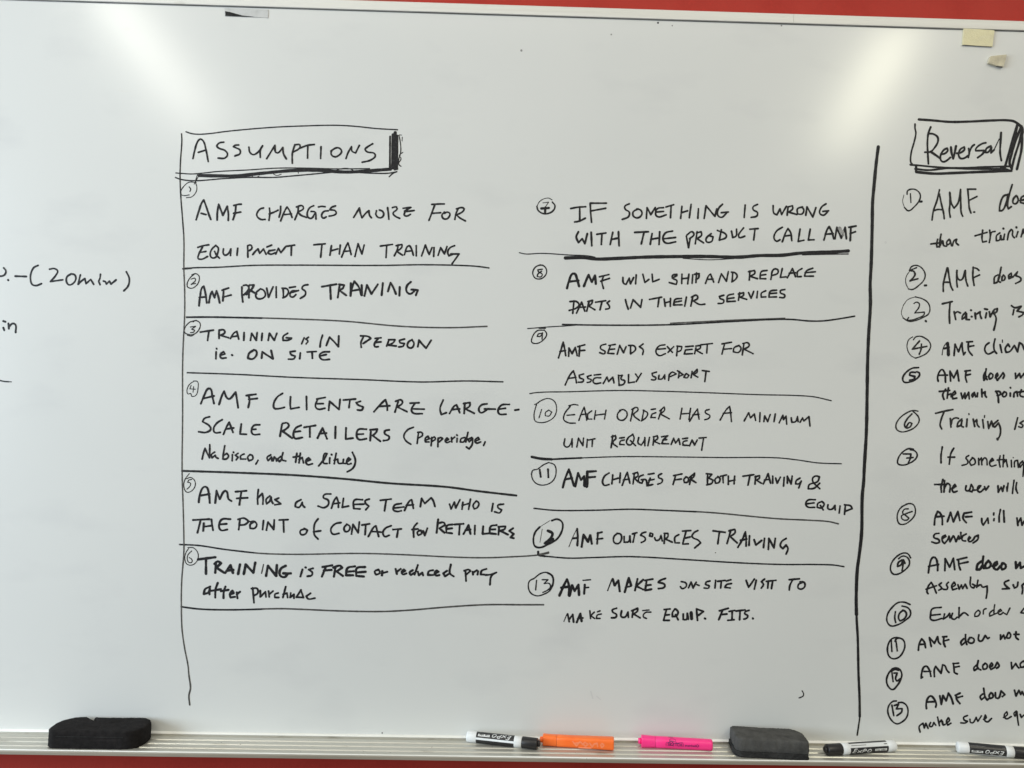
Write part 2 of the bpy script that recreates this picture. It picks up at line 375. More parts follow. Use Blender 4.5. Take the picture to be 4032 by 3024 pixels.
# ------------------------------------------------------------------ handwriting (traced strokes, laid on the board)
INK = """
@ 680 480 2
line;10;d;105 78 140 90 190 97 260 95 450 72 800 42 1000 33 1300 27 1450 36 1600 52 1770 62
line;9;m;25 402 60 405 150 410 250 402 340 392 600 378 800 365 1000 363 1300 370 1550 368
line;10;d;22 438 60 452 160 463 400 447 600 437 800 437 950 425 1200 402 1300 392/1480 400 1600 405 1700 404 1765 392 1735 405 1705 432/w6 195 415 170 490/w6 625 430 650 437 680 428/w6 795 412 820 422 855 412/w6 985 382 990 405/w6 1290 380 1340 366 1380 366 1420 380
line;24;d;210 422 350 425 500 425 700 405 950 383 1150 382 1370 395 1550 385 1715 372
line;14;d;1712 115 1710 360/w20 1735 100 1730 365/w24 1752 85 1750 370/w20 1766 110 1765 370/w6 1785 102 1802 104/w6 1808 120 1806 150/w8 1782 105 1795 180 1795 240 1780 300 1784 340 1798 350/w7 1812 240 1785 265 1798 290 1784 318
word;13;d;160 288 172 230 200 150 218 135 240 150 262 220 280 312/202 240 262 222/402 160 370 165 348 190 360 205 415 228 432 258 410 285 358 285/520 182 490 185 478 195 500 205 530 222 530 250 490 268/600 200 608 240 635 258 670 240 708 188/708 188 690 225 690 278/740 290 805 185 812 240 825 245 868 200 872 250 895 292/962 180 942 250 942 325/968 180 1000 180 1002 200 945 240/1000 208 1060 185 1115 178/1064 195 1062 285/1168 195 1165 288/1290 205 1255 225 1248 255 1275 275 1310 262 1330 235 1320 212 1290 203 1245 230/1365 288 1380 245 1408 195 1412 230 1440 245 1470 185/1575 172 1530 200 1515 215 1530 235 1590 250 1595 270 1560 300 1492 318
number;7;m;180 480 190 510 185 550 150 590 108 597/205 425 175 480/185 478 130 475 90 505 65 545 65 570 90 580 130 575/w8 130 512 142 530 136 548
@ 680 740 2
word;14;d;185 250 205 185 230 115 245 95 265 150 285 210 300 248/225 200 262 210/350 252 352 190 362 128 395 215 430 145 438 200 438 255/475 250 492 195 498 140/482 138 512 130 540 128/480 200 535 190
word;13;d;715 158 690 165 662 205 665 225 695 248 728 248/762 160 765 200 758 255/760 205 800 190 830 175/850 145 848 190 838 230/850 260 885 175 900 150 918 175 940 232/880 210 935 205/962 250 985 190 990 142/975 150 1020 140 1030 160 985 190 1010 215 1055 232/1110 140 1080 155 1060 195 1065 230 1090 240 1118 205/1090 185 1120 190 1128 245/1148 150 1170 145 1200 148/1225 180 1190 186 1172 220 1185 238 1208 228/1282 142 1248 155 1238 172 1280 180 1288 200 1268 215 1232 222
word;13;d;1425 232 1460 175 1470 158 1478 200 1490 235 1530 190 1545 180 1550 215 1565 235/1605 180 1600 210 1620 233 1645 233 1662 208 1652 184 1628 174/1692 155 1698 200 1702 245/1730 155 1762 150 1768 165 1735 200 1752 222 1788 240/1815 160 1875 153 1825 183/1830 187 1902 178/1830 190 1822 212 1842 222 1872 208
word;13;d;2040 130 2090 127 2138 126/2065 130 2045 185 2018 255/2045 200 2110 195/2140 190 2120 215 2130 240 2155 245 2178 225 2182 200 2160 190 2142 200/2250 160 2230 205 2222 248/2235 165 2280 155 2295 165 2285 185 2235 213 2260 235 2305 260
word;13;d;198 468 240 455 285 448/235 465 205 525 200 555 225 562 275 540/215 508 262 500/340 452 310 480 295 520 305 548 335 548 355 510 358 470 340 455/330 500 345 530 368 553/400 480 398 515 412 530 440 515 458 480 455 532/512 475 506 530/590 455 592 545/590 455 615 450 625 470 610 490 595 495/630 525 650 500 672 480 685 515 715 480 735 522/742 465 780 450/762 495 805 488/760 492 750 512 770 522 810 510/812 520 832 475 852 510 890 462/893 460 960 450/935 458 933 530
word;13;d;1112 448 1200 440/1175 450 1165 545/1250 455 1238 530/1245 495 1300 480/1320 450 1312 520/1330 545 1365 460 1380 432 1392 470 1405 525/1350 500 1400 495/1435 540 1460 440 1475 480 1490 522 1508 450
word;13;d;1635 458 1730 445/1685 455 1680 548/1745 535 1770 480 1775 448/1760 455 1805 445 1805 465 1765 500 1810 530/1825 525 1850 460 1862 455 1880 480 1895 530/1840 500 1880 495/1918 455 1918 535/1960 535 1990 450 2005 490 2020 525 2042 470/2058 470 2055 540/2090 530 2110 470 2140 520 2160 462/2220 455 2185 470 2165 505 2175 535 2210 520/2190 520 2255 520 2200 597
line;11;m;80 638 150 630 350 625 630 610 960 608 1660 610 1960 605 2310 612 2400 618 2490 630/w15 85 636 145 632
@ 680 1040 2
number;8;m;175 75 135 110 115 150 118 180 150 190 190 165 210 120 205 90 180 75 150 85/145 118 175 112 180 125 145 160 180 152
word;14;d;207 328 215 260 235 180 245 175 258 230 268 305/210 262 262 258/285 305 298 240 310 215 330 265 345 210 358 250 370 305/390 205 440 188/402 200 395 290/395 260 460 243
word;14;d;545 180 545 230 552 298/558 168 582 165 600 185 590 212 560 242/600 175 600 265/605 165 640 165 620 200 580 240/600 200 660 235/690 195 655 230 660 265 700 272 730 245 715 205 690 195/740 190 755 260 790 180/815 180 815 262/870 190 872 262/862 190 900 195 912 220 890 255 868 265/920 185 965 178/975 210 935 215 925 250 945 260 970 240/930 225 990 208/1065 162 1030 170 1018 190 1045 215 1045 240 1005 270
word;15;d;1175 178 1290 158/1240 172 1245 275/1300 262 1315 165/1310 160 1350 165 1340 190 1310 205 1365 245/1400 250 1410 190 1430 135 1465 180 1485 245/1403 150 1400 240/1410 210 1470 200/1488 165 1490 245/1510 250 1530 165 1565 235 1615 160/1655 150 1645 245/1695 215 1715 145 1735 180 1758 235/1788 180 1785 248/1875 140 1845 170 1842 215 1870 235 1900 215/1880 200 1930 205 1915 245
line;11;g;110 418 500 420 960 432 1360 450 1760 487 1960 497 2210 500 2475 490
line;14;d;110 418 300 417 520 421 700 425
number;8;m;185 442 130 460 95 505 92 535 120 553 170 550 210 510 215 465 180 445 160 455/115 560 150 565 170 550/140 495 180 490 150 512 172 520 165 535 140 540
word;14;d;218 535 320 520/285 530 275 600/365 530 365 585/365 520 405 520 410 540 375 560 440 580/455 585 485 540 505 530 520 590/470 572 515 565/562 540 560 600/612 600 622 545 658 600 665 540/705 545 700 600/752 600 762 545 800 600 820 545/905 545 870 570 870 600 905 600 935 585/895 580 935 582
word;12;d;1035 580 1015 628/1070 575 1048 590 1065 605 1050 628
word;14;d;1180 560 1165 610 1160 652/1210 640 1235 575 1270 610 1305 650 1308 565
word;14;d;1500 575 1482 620 1485 655/1480 565 1540 570 1560 585 1500 625/1595 585 1640 580/1615 590 1588 630 1592 650 1618 650/1595 618 1640 612/1700 605 1685 645/1700 595 1750 595 1740 615 1700 638 1760 645/1825 590 1785 600 1790 618 1825 625 1815 645 1780 652/1885 595 1855 615 1850 650 1880 660 1900 625 1885 598/1930 650 1940 600 1965 630 1995 662 2035 600
word;13;d;345 664 347 668/342 690 340 745/375 718 412 708 400 690 375 710 380 738 420 738/w15 466 715 470 718
word;15;d;640 675 600 705 592 740 625 748 660 715 655 680 635 678/700 740 705 690 745 718 790 745 775 680
word;14;d;965 685 925 690 930 710 965 725 955 745 912 748/1005 700 1000 745/1060 692 1130 688/1098 695 1100 742/1235 690 1180 695 1155 720 1175 750 1235 750/1165 722 1210 712
@ 680 1440 2
line;11;m;115 55 500 68 960 92 1500 110 1960 128 2310 120 2600 127
number;7;m;170 120 130 150 112 200 120 222 142 220 150 240 180 235 200 170 195 125 165 120/145 155 135 182 178 185/165 165 160 208
word;15;d;222 298 250 230 280 180 295 180 312 240 325 298/240 258 325 238/365 305 390 230 405 200 425 250 440 262 495 208 505 260 515 330/580 235 655 225/600 238 605 275 595 328/600 265 665 258
word;14;d;865 218 825 245 795 300 800 335 835 338 880 328/928 245 925 300 928 340 995 328/1053 242 1055 345/1135 262 1200 250/1140 265 1125 325 1145 342 1198 335/1130 300 1185 298/1228 350 1235 280 1310 345 1318 265/1345 270 1440 262/1395 270 1388 330/1478 280 1445 290 1455 305 1500 325 1490 348 1455 348
word;14;d;1585 362 1650 290 1675 268 1688 310 1690 350/1625 320 1710 315/1775 285 1750 365/1755 280 1800 270 1810 290 1770 325 1845 362/1870 295 1940 292/1905 300 1880 345 1890 370 1965 378/1885 340 1980 342
word;14;d;2130 270 2105 340 2115 385 2155 370/2180 375 2220 315 2235 308 2260 370/2200 345 2260 340/2300 300 2295 375/2290 298 2340 290 2340 315 2305 340 2375 375/2475 300 2430 310 2410 345 2425 370 2470 350/2455 340 2540 342/2650 305 2590 310 2562 350 2570 378 2625 382/2570 342 2620 335/2695 350 2725 345
word;14;d;290 402 250 415 235 440 290 475 300 500 260 525 205 520/390 425 350 450 322 495 330 525 375 525/400 540 425 480 445 445 462 490 475 525/420 498 480 490/540 460 530 538 580 540/685 465 640 470 620 505 630 538 685 540/625 502 655 500
word;15;d;860 465 845 555/865 455 900 450 915 470 890 500 865 515 940 570/1010 470 970 490 950 540 960 570 1020 565/965 520 1005 515/1035 485 1125 470/1080 485 1080 560/1140 570 1180 490 1215 575/1155 535 1210 530/1282 480 1280 570/1365 490 1362 578 1420 570/1525 500 1460 505 1450 560 1465 580 1525 575/1455 540 1500 538/1560 520 1555 590/1555 505 1610 500 1605 520 1575 550 1635 595/1705 505 1670 515 1670 535 1705 560 1700 580 1660 590
word;13;d;1895 485 1850 505 1820 555 1840 595 1875 618/1935 530 1925 612/1930 525 1960 525 1968 545 1935 570/1987 588 2020 575 2010 555 1990 570 1990 600 2018 600/2040 565 2035 630/2035 575 2060 560 2070 575 2045 595/2090 570 2088 638/2088 580 2110 565 2125 575 2100 600/2148 592 2172 580 2160 568 2145 590 2155 605 2182 598/2195 565 2198 600/2196 582 2220 562/2240 572 2238 600/2237 545 2241 549/2300 565 2270 575 2265 600 2290 600 2310 570/2325 525 2308 600/2355 565 2325 580 2335 600 2362 572 2358 620 2335 655 2312 640/2387 592 2415 580 2405 565 2380 585 2390 608 2425 600/2460 600 2448 628
word;13;d;232 735 242 690 255 650 272 690 290 725 292 622/330 680 305 700 310 725 335 705 340 720 358 730/410 630 400 690 395 735/398 710 425 690 440 710 420 735 400 735/470 700 468 748/w14 478 680 480 684/515 690 492 705 515 720 500 742/562 695 535 710 535 735 575 735/610 700 590 720 600 748 630 735 625 705 605 702/672 745 655 775
word;14;d;772 702 742 725 752 748 778 720 782 748/790 748 800 718 812 730 818 750/850 715 825 735 840 755 858 738/868 685 862 740 890 750
word;14;d;978 690 968 760/950 720 1000 712/1005 690 995 765/995 740 1020 722 1030 765/1050 755 1085 740 1070 725 1050 745 1060 778 1100 772
word;14;d;1150 788 1190 740 1215 692 1200 690 1185 740 1190 768 1215 770/1237 725 1235 768/1250 698 1252 702/1287 690 1272 772/1272 745 1300 735 1306 768 1335 768/1345 738 1340 768 1362 770/1372 755 1400 737 1385 725 1370 750 1377 775 1405 770/1415 682 1438 740 1430 790 1410 815 1375 835
@ 680 1840 2
line;16;m;75 28 500 42 960 62 1360 92 1700 125 2160 155 2410 188 2705 222
number;7;m;130 50 95 100 88 150 110 195 150 185 178 140 170 100 140 80 110 90/125 100 150 95/125 100 118 118 140 125 138 145 112 172
word;15;d;205 275 215 210 245 155 265 155 285 210 292 280/220 222 290 210/335 280 345 185 370 250 415 185 425 190 440 250 462 265/495 192 580 185/540 195 525 295/505 245 590 240
word;14;d;675 175 668 235 670 290/672 240 705 205 712 240 710 290/765 225 735 255 740 288 765 265 775 235 778 265 790 285/835 242 805 255 835 275 852 288 805 295
word;14;d;1010 255 970 280 965 310 995 315 1020 275 1025 300 1040 315
word;14;d;1245 210 1195 215 1185 235 1225 260 1225 295 1190 318 1145 305/1250 322 1275 255 1290 235 1303 270 1305 315/1265 288 1315 280/1345 245 1335 315 1385 305/1495 255 1430 260 1425 325 1475 328/1425 292 1505 290/1548 250 1515 265 1520 285 1545 305 1520 335
word;14;d;1635 260 1720 250/1680 262 1668 342/1800 285 1745 300 1738 335 1770 348 1800 342/1750 320 1820 312/1825 340 1870 260 1882 255 1895 322/1840 300 1895 295/1950 310 1960 245 1985 285 2035 240 2050 260 2065 308
word;13;d;2180 290 2192 328 2218 275 2228 320 2262 255/2285 275 2278 330/2280 300 2330 285/2345 250 2330 330/2385 270 2365 300 2375 328 2400 315 2410 280 2390 265
word;13;d;2522 285 2512 345/2605 290 2560 300 2560 315 2590 335 2575 358 2535 350
word;15;d;160 415 290 408/220 415 195 515/245 440 240 500/245 468 300 460/305 410 310 450 318 495/455 408 385 412 365 470 380 495 430 490/370 450 425 445
word;14;d;530 405 520 490/515 410 560 400 600 425 570 450 525 455/640 430 610 450 610 480 645 480 662 450 640 425 615 430/715 420 708 490/738 495 750 430 795 490 800 415/840 415 908 412/872 415 875 510
word;14;d;1040 485 1005 500 1010 528 1045 525 1060 495 1035 482/1145 405 1120 440 1112 490 1118 535 1145 565/1110 508 1165 500
word;14;d;1325 435 1280 445 1245 490 1260 525 1310 520/1370 450 1350 475 1358 505 1385 500 1395 465 1370 448/1408 525 1420 450 1460 515 1470 430/1490 455 1550 445/1520 455 1515 530/1540 545 1590 465 1600 460 1610 500 1622 545/1565 505 1640 510/1720 460 1675 480 1655 515 1670 545 1705 535/1735 490 1800 485/1775 490 1765 550
word;14;d;1925 440 1900 470 1896 510 1898 550/1885 490 1930 485/1945 495 1925 515 1935 535 1960 520 1955 498 1940 497/1972 500 1985 538 2005 480
word;15;d;2090 410 2078 515/2090 440 2135 435 2145 455 2100 480 2140 515/2205 450 2160 460 2155 515 2200 520/2160 485 2200 480/2220 450 2290 445/2260 455 2255 530/2290 525 2330 455 2345 525/2305 495 2345 490/2380 460 2378 525/2445 465 2440 525 2490 520/2550 455 2505 465 2495 520 2545 525/2500 490 2540 488/2570 475 2565 530/2565 468 2620 465 2615 485 2580 500 2640 530/2680 480 2650 500 2685 525 2660 552 2685 558
line;11;g;55 608 200 615 400 645 700 678 960 685 1460 678 1660 682 1910 692 2160 705 2460 712 2660 705 2880 690 2960 675
line;12;d;55 608 200 615 400 645 640 673
@ 680 2120 2
number;7;m;120 72 165 75 200 120 190 180 150 210 110 200 95 160 105 110 125 80/150 98 120 130 115 165 130 190 152 185 150 165 130 150
word;18;d;200 165 335 148/262 165 262 278/340 195 335 270/330 200 355 180 380 195 345 230 405 270/415 270 455 210 475 272/430 252 478 248/530 205 515 280/560 280 575 205 635 270 650 190/w8 715 205 700 275/735 295 750 215 815 295 820 210/890 215 850 240 845 290 880 305 905 280/870 275 930 275
word;15;d;1022 245 1005 300/1045 228 1049 230/1105 235 1070 245 1100 270 1095 290 1060 298
word;17;d;1180 225 1255 212/1205 225 1175 300/1190 252 1250 248/1280 235 1270 300/1265 230 1320 215 1335 230 1290 260 1340 295/1435 220 1375 235 1365 290 1420 290/1370 262 1425 258/1515 225 1450 235 1445 295 1505 300/1450 268 1520 262
word;15;d;1620 245 1590 260 1600 285 1628 275 1625 250 1605 250/w19 1650 258 1648 290/1645 275 1690 262
word;15;d;1755 240 1765 280/1762 265 1795 240/1805 270 1830 255 1820 245 1803 262 1810 283 1840 275/1890 250 1865 270 1875 288 1905 270/1930 210 1905 285/1930 262 1938 290 1965 270 1972 290/2050 250 2015 260 2010 288 2050 288/2068 275 2095 262 2080 252 2062 275 2075 292 2100 288/2160 255 2130 275 2145 298 2175 278/2190 205 2183 275 2212 298
word;14;d;2305 250 2310 335/2295 255 2330 245 2345 255 2315 282/2362 262 2365 285/2365 270 2395 250/2405 258 2400 285/2470 240 2432 255 2425 283 2460 285/2462 288 2500 285 2550 268 2510 295 2498 365
word;16;d;295 380 255 400 245 438 282 425 293 395 290 440/355 350 338 400 335 465/305 412 380 400/415 380 402 420 400 470/380 415 440 405/450 442 480 430 470 412 450 435 455 465 490 460/505 425 510 470/505 440 530 420
word;14;d;630 390 640 505/620 395 665 395 670 430 640 450/690 410 690 460 730 420 735 460/755 415 760 460/760 440 790 415/830 430 805 440 805 465 835 465/890 380 868 465/870 440 900 430 905 465/930 430 925 465 955 440 955 470/1010 405 975 462 1030 465 1012 415/1085 432 1052 455 1065 475 1120 470
line;12;g;68 538 200 555 450 562 860 553 960 556 1360 572 1660 575 1860 565 2160 540 2460 522 2760 522 2920 522
line;13;d;68 538 200 555 450 562 700 557
@ 0 0 1
line;5;g;715 527 716 555 711 630 709 690 712 775 717 840 724 940 724 1060 727 1140 727 1240 721 1365 719 1440 719 1640 717 1860 721 1990 724 2120 724 2170 715 2295 714 2390 717 2480 727 2552 741 2625 743 2650 750 2710 744 2738 747 2775
line;5;d;715 527 716 555 711 630 709 690 712 775 717 840 723 920
line;6;d;744 2660 750 2710 744 2738 747 2775
line;12;d;3458 578 3449 650 3440 745 3436 790 3434 890 3430 1040 3426 1120 3427 1195 3420 1320 3416 1420 3414 1550 3411 1700 3403 1840 3400 1900 3395 1950 3392 2100 3381 2200 3376 2235 3371 2360 3372 2420
line;9;d;3371 2360 3373 2440 3377 2510 3380 2650 3384 2745 3385 2821
line;6;m;3384 2745 3385 2821 3380 2860 3375 2894
word;4;d;3158 2720 3164 2732 3162 2740 3146 2748
@ 0 1000 2.995
word;20;d;45 165 70 200 55 245 5 262 -40 245 -50 200/-50 180 -60 330/w24 95 305 98 310
word;22;d;180 262 310 266
word;20;d;450 135 400 160 365 230 360 300 380 360 430 372 490 350/585 180 640 172 680 200 660 250 595 325 740 305/840 235 790 270 785 330 815 365 870 340 895 290 880 245 835 235/948 248 935 300 922 358 960 320 1000 290 1015 350 1070 300 1105 358/1185 240 1178 290 1165 320 1180 362/1220 320 1240 325 1255 355 1290 320 1310 355 1370 305/1490 210 1525 290 1510 380 1460 435
word;22;d;40 792 65 800/40 870 50 898/100 820 105 880/105 860 150 820 180 830 185 925
line;16;d;-60 1478 0 1492 50 1503 100 1507/w11 100 1507 135 1508
@ 2040 740 2
number;12;d;270 112 290 140 280 175 240 200 190 200 155 172 148 145/w10 165 185 200 203 245 200 280 172/w6 148 150 165 112 190 92 240 80 268 95/w6 195 118 240 112 215 150/w17 182 162 242 158/w17 215 155 212 197
word;13;d;415 162 470 152 532 148/485 150 485 262/445 268 480 262 530 238/568 120 570 180 578 270/568 120 695 120/580 180 690 160
word;13;d;875 125 840 145 845 170 875 190 870 225 820 248/945 165 905 190 910 225 945 235 975 205 965 175 935 165/1010 240 1015 155 1045 210 1080 155 1085 215/1145 155 1095 165 1085 215 1105 228 1165 212/1090 190 1145 185/1165 150 1225 132/1205 140 1200 235/1290 145 1280 240/1285 195 1335 180/1362 130 1348 235/1420 165 1415 240/1465 240 1480 140 1550 225 1565 165/1610 128 1580 160 1572 215 1600 232 1640 200/1600 195 1655 190
word;13;d;1788 135 1780 232/1885 130 1850 150 1850 170 1885 195 1880 220 1835 232
word;13;d;2008 140 2015 200 2038 212 2062 165 2075 210 2112 145/2125 155 2118 215/2125 150 2160 140 2162 165 2130 190 2195 210/2240 150 2200 165 2200 205 2235 205 2250 175 2235 150/2265 215 2275 150 2320 230 2345 155/2425 125 2390 150 2375 200 2405 215 2435 190/2400 185 2445 180
word;14;d;475 345 458 385 475 430 505 400 525 440 545 360/575 350 580 455/620 365 690 355/660 365 655 445/745 350 725 445/735 405 790 395/790 345 795 455
word;14;d;918 350 1025 345/990 355 970 440/1055 360 1040 445/1045 405 1100 395/1115 345 1110 445/1215 340 1160 355 1140 400 1160 432 1240 425/1150 400 1240 390
word;13;d;1325 380 1342 470 1355 400/1330 370 1370 345 1385 365 1350 400/1410 345 1395 440/1405 355 1440 345 1445 370 1410 400 1460 432/1520 360 1480 400 1485 425 1525 420 1535 385 1500 375/1600 330 1585 410/1570 335 1635 365 1640 385 1585 412/1680 340 1690 390 1715 380 1720 325/1775 315 1735 375 1740 390 1785 380/1825 325 1890 320/1865 325 1855 410
word;13;d;2080 310 2035 340 2015 395 2035 420 2062 408/2080 425 2110 345 2125 320 2145 350 2155 415/2095 380 2150 372/2220 325 2205 422 2250 412/2300 325 2285 410 2330 408
word;14;d;2408 410 2435 325 2450 305 2472 350 2485 400/2420 365 2480 360/2495 400 2510 310 2545 395 2575 310 2585 400/2605 310 2660 300/2620 310 2615 415/2615 360 2655 345
smudge;26;p;2532 318 2545 345
smudge;15;p;2556 340 2560 372
line;8;d;10 510 60 520 180 515 400 528 550 535 605 545
line;25;d;372 552 500 548 620 560 780 555 1000 545 1300 540 1500 540 1740 545 1900 533 2080 530 2220 514 2500 503 2600 496/w7 1300 555 1500 566 1700 557/w9 2240 527 2400 523 2600 520
@ 2040 1020 2
number;10;d;175 45 135 65 115 110 135 150 180 155 220 120 222 80 195 50 160 50/190 80 155 85 160 100 190 120 180 140 150 138 155 120 185 95
word;17;d;385 230 400 175 430 115 445 115 465 160 480 215/400 178 475 170/518 215 535 170 555 125 580 180 605 130 612 195/w13 640 140 715 122/w13 672 138 660 175 672 232/w13 650 175 720 152
word;13;d;825 145 830 190 850 200 875 150 885 195 910 145/930 125 925 195/982 120 998 185 1030 160/1055 120 1060 180 1110 160
word;13;d;1250 120 1215 130 1215 150 1250 170 1245 200 1190 185/1215 150 1250 130/1290 120 1288 192/1290 155 1335 150/1345 120 1335 195/1375 125 1370 190/1405 110 1400 185/1390 120 1425 115 1420 150 1400 160
word;12;d;1475 192 1505 125 1515 118 1540 182/1490 160 1535 158/1578 185 1600 115 1640 175 1655 100/1690 105 1685 175/1680 103 1710 110 1725 135 1700 170 1682 180
word;13;d;1825 95 1820 165/1815 100 1860 90 1865 110 1825 135 1885 155/1960 90 1915 100 1905 155 1950 155/1910 128 1950 122/1990 160 2015 80 2045 85 2045 110 2000 130/2080 75 2065 145 2110 140/2120 148 2160 75 2185 140/2135 112 2185 108/2235 75 2200 100 2200 140 2230 138/2320 72 2270 95 2255 135 2325 135/2260 108 2340 100
word;13;d;440 330 430 428/408 335 460 335 480 360 460 385 402 405/460 425 500 340 525 410/475 380 530 378/560 330 540 410/550 335 585 325 580 350 555 370 605 400/610 340 690 328/660 335 645 400/720 330 700 345 715 365 720 385 690 395
word;13;d;845 320 855 360 868 395/885 385 905 320 965 380 975 320
word;13;d;1035 318 1130 300/1110 305 1100 375/1150 315 1158 372/1155 345 1195 335/1200 310 1198 372/1285 310 1235 320 1225 362 1290 360/1230 340 1285 330/1325 300 1312 370/1375 295 1360 370/1365 300 1405 285 1415 305 1380 330 1430 358 1470 355
word;13;d;1620 285 1585 295 1590 310 1620 325 1615 345 1575 350/1695 275 1650 290 1645 335 1710 332/1650 312 1700 305/1745 265 1735 325/1735 275 1775 265 1775 285 1745 300 1800 318/1815 265 1835 310 1855 255/1885 255 1880 305/1950 250 1915 270 1915 300 1950 298/2035 245 1985 255 1975 300 2035 298/1980 272 2035 268/2100 240 2065 250 2065 265 2100 285 2095 302 2060 302
line;8;d;75 548 230 535 400 525 480 518
line;9;g;1200 505 1500 490 1700 480 2100 466
line;12;d;350 515 600 520 1200 517 1500 502 1700 491 2140 475 2300 488 2400 487 2500 475 2650 450
number;9;d;165 545 215 545/205 560 150 565 110 620 108 655 145 665 195 640 225 590 205 558/190 585 160 590 150 610 175 608 192 580 188 632
word;13;d;318 778 345 690 355 655 365 700 375 760/330 728 372 720/398 765 400 700 425 745 450 695 465 760/470 690 525 675/485 685 480 765/480 722 525 718
word;12;d;690 670 650 685 650 705 685 730 680 745 642 737/765 672 715 680/727 680 705 742 755 745/715 712 760 708/780 750 800 680 830 738 850 690/885 685 885 745/870 680 915 685 925 710 885 748/985 668 955 690 985 715 980 752
word;12;d;1155 675 1110 685 1085 730 1110 760 1160 745/1100 710 1160 705/1175 690 1215 735/1225 690 1180 735/1255 690 1248 762/1250 685 1290 690 1280 720 1255 730/1318 690 1380 685/1318 716 1370 711/1318 716 1308 748 1372 745/1400 700 1390 745/1400 685 1435 680 1435 700 1400 718 1450 745/1440 675 1530 665/1490 670 1485 740
word;12;d;1605 668 1680 655/1625 670 1605 748/1620 710 1680 705/1740 680 1700 700 1695 730 1735 735 1755 700 1735 680/1778 665 1765 755/1770 665 1810 660 1820 680 1780 710 1850 745
@ 2040 1400 2
word;12;d;370 232 410 150 435 120 450 165 460 215/395 180 455 172/515 145 480 155 485 175 515 190 510 205 475 210/575 155 545 165 550 180 575 190 570 205 545 212/600 153 650 148/650 175 600 180 590 205 605 220 650 215/670 220 700 170 712 205 745 170 755 215/790 155 795 235/790 160 820 155 810 185 840 200 830 225 795 235/870 150 868 215 915 208/925 145 945 175/970 140 930 205
word;12;d;1090 130 1055 140 1060 160 1085 175 1080 190 1050 190/1110 155 1105 185 1130 185 1155 150 1155 185/1190 150 1185 195/1190 150 1215 130 1245 145 1200 165/1270 125 1262 175/1255 120 1300 150 1265 165/1320 145 1305 170 1330 175 1345 155 1325 142/1370 125 1362 175/1375 145 1410 108 1410 130 1380 150 1415 170/1450 118 1505 125/1480 125 1470 205
line;9;m;92 300 130 293 400 285 820 275 1100 280 1500 293 1900 308 2200 315 2330 325 2465 355
number;8;d;130 385 160 372/150 375 190 350 240 338 285 360 303 420 285 480 240 515 180 528 135 515 125 475 145 380/185 425 165 490/240 430 215 450 215 475 245 475 265 445 240 428
word;10;d;400 395 440 385 470 390/410 400 365 460 360 505 400 530 450 532/385 470 445 465/478 510 500 450 520 405 530 450 540 510/495 465 540 460/580 435 550 460 548 500 580 500/610 435 600 502/605 470 680 460/692 430 680 500
word;11;d;810 430 785 455 785 495 820 510 855 480 855 445 825 425 800 432/905 420 885 515/895 425 935 408 945 425 910 465 955 510/990 430 975 510/985 430 1020 455 1005 490 970 515/1048 425 1082 420/1055 460 1085 450/1055 460 1045 488 1080 488/1130 425 1105 500/1115 435 1150 405 1155 425 1120 460 1190 498
word;11;d;1290 415 1275 500/1285 460 1345 455/1358 415 1345 505/1350 518 1385 460 1412 420 1425 500/1375 468 1425 462/1505 425 1475 435 1475 450 1510 475 1500 495 1470 505
word;11;d;1590 508 1640 425 1665 400 1672 440 1680 520/1615 455 1680 450
word;12;d;1780 515 1815 450 1830 490 1860 460 1870 510/1905 450 1902 520/1935 520 1942 475 1965 520 1985 465/2025 460 2015 520/2055 530 2085 470 2090 505 2110 475 2115 540/2150 490 2155 525 2185 520 2200 480 2205 520/2220 525 2240 490 2250 515 2290 480 2298 555
word;11;d;368 655 365 710 390 720 420 680 425 655 425 720/462 720 475 650 510 710 515 650/545 660 540 722/555 665 605 655/585 662 582 715
word;12;d;745 630 732 725/735 640 765 630 770 650 745 685 780 718/800 650 835 645/835 665 805 675 800 700 835 702/905 620 865 650 855 690 880 705 905 680 912 640 900 620/885 670 905 690 925 710/950 645 945 690 970 705 995 665 998 645 998 710/1035 645 1022 710/1070 640 1062 705/1065 640 1095 632 1100 650 1070 675 1115 695/1130 640 1180 630 1140 665 1170 662/1140 668 1132 693 1185 695/1205 700 1225 650 1240 690 1265 655 1275 700/1295 655 1335 650/1330 670 1300 680 1298 705 1340 708/1350 710 1370 665 1390 705 1410 665/1425 650 1480 645/1460 650 1445 745
line;9;d;105 797 180 808 260 815 500 806 800 796 1200 798 1600 803 2050 806 2200 822 2360 845 2545 852/w19 108 798 180 812 265 817/w14 260 817 400 810 500 806
@ 2040 1800 2
number;9;d;240 42 285 60 298 130 270 190 200 220 140 205 108 155 115 105 150 95 200 60 240 42/w15 170 100 178 155/w15 235 95 238 158
word;16;d;352 238 370 170 400 95 420 160 440 225/370 175 425 165/450 230 462 170 472 125 495 180 520 150 522 228/w22 545 115 540 232/545 115 612 110/545 160 605 155
word;13;d;715 125 680 150 665 200 680 222 715 215/745 140 738 210/742 178 790 165/805 125 800 200/820 222 850 140 860 120 880 205/830 180 875 172/915 130 905 210/905 130 940 120 945 145 915 165 945 195/985 140 955 155 950 195 975 205 985 180/970 178 1005 178 1015 225/1025 135 1070 128/1040 165 1020 225 1060 215/1030 182 1070 175/1130 130 1105 145 1105 160 1135 175 1130 200 1100 212
word;13;d;1225 145 1290 132/1240 145 1220 215/1230 180 1285 172/1325 155 1305 175 1310 200 1335 195 1340 165 1320 155/1362 150 1350 215/1350 160 1390 125 1385 150 1360 175 1400 200
word;13;d;1492 145 1490 215/1482 130 1525 135 1500 165 1535 180 1525 205 1485 218/1575 155 1550 175 1555 205 1580 200 1590 170 1572 152/1595 150 1640 140/1612 150 1615 200/1655 150 1655 215/1658 190 1705 180/1705 150 1700 210
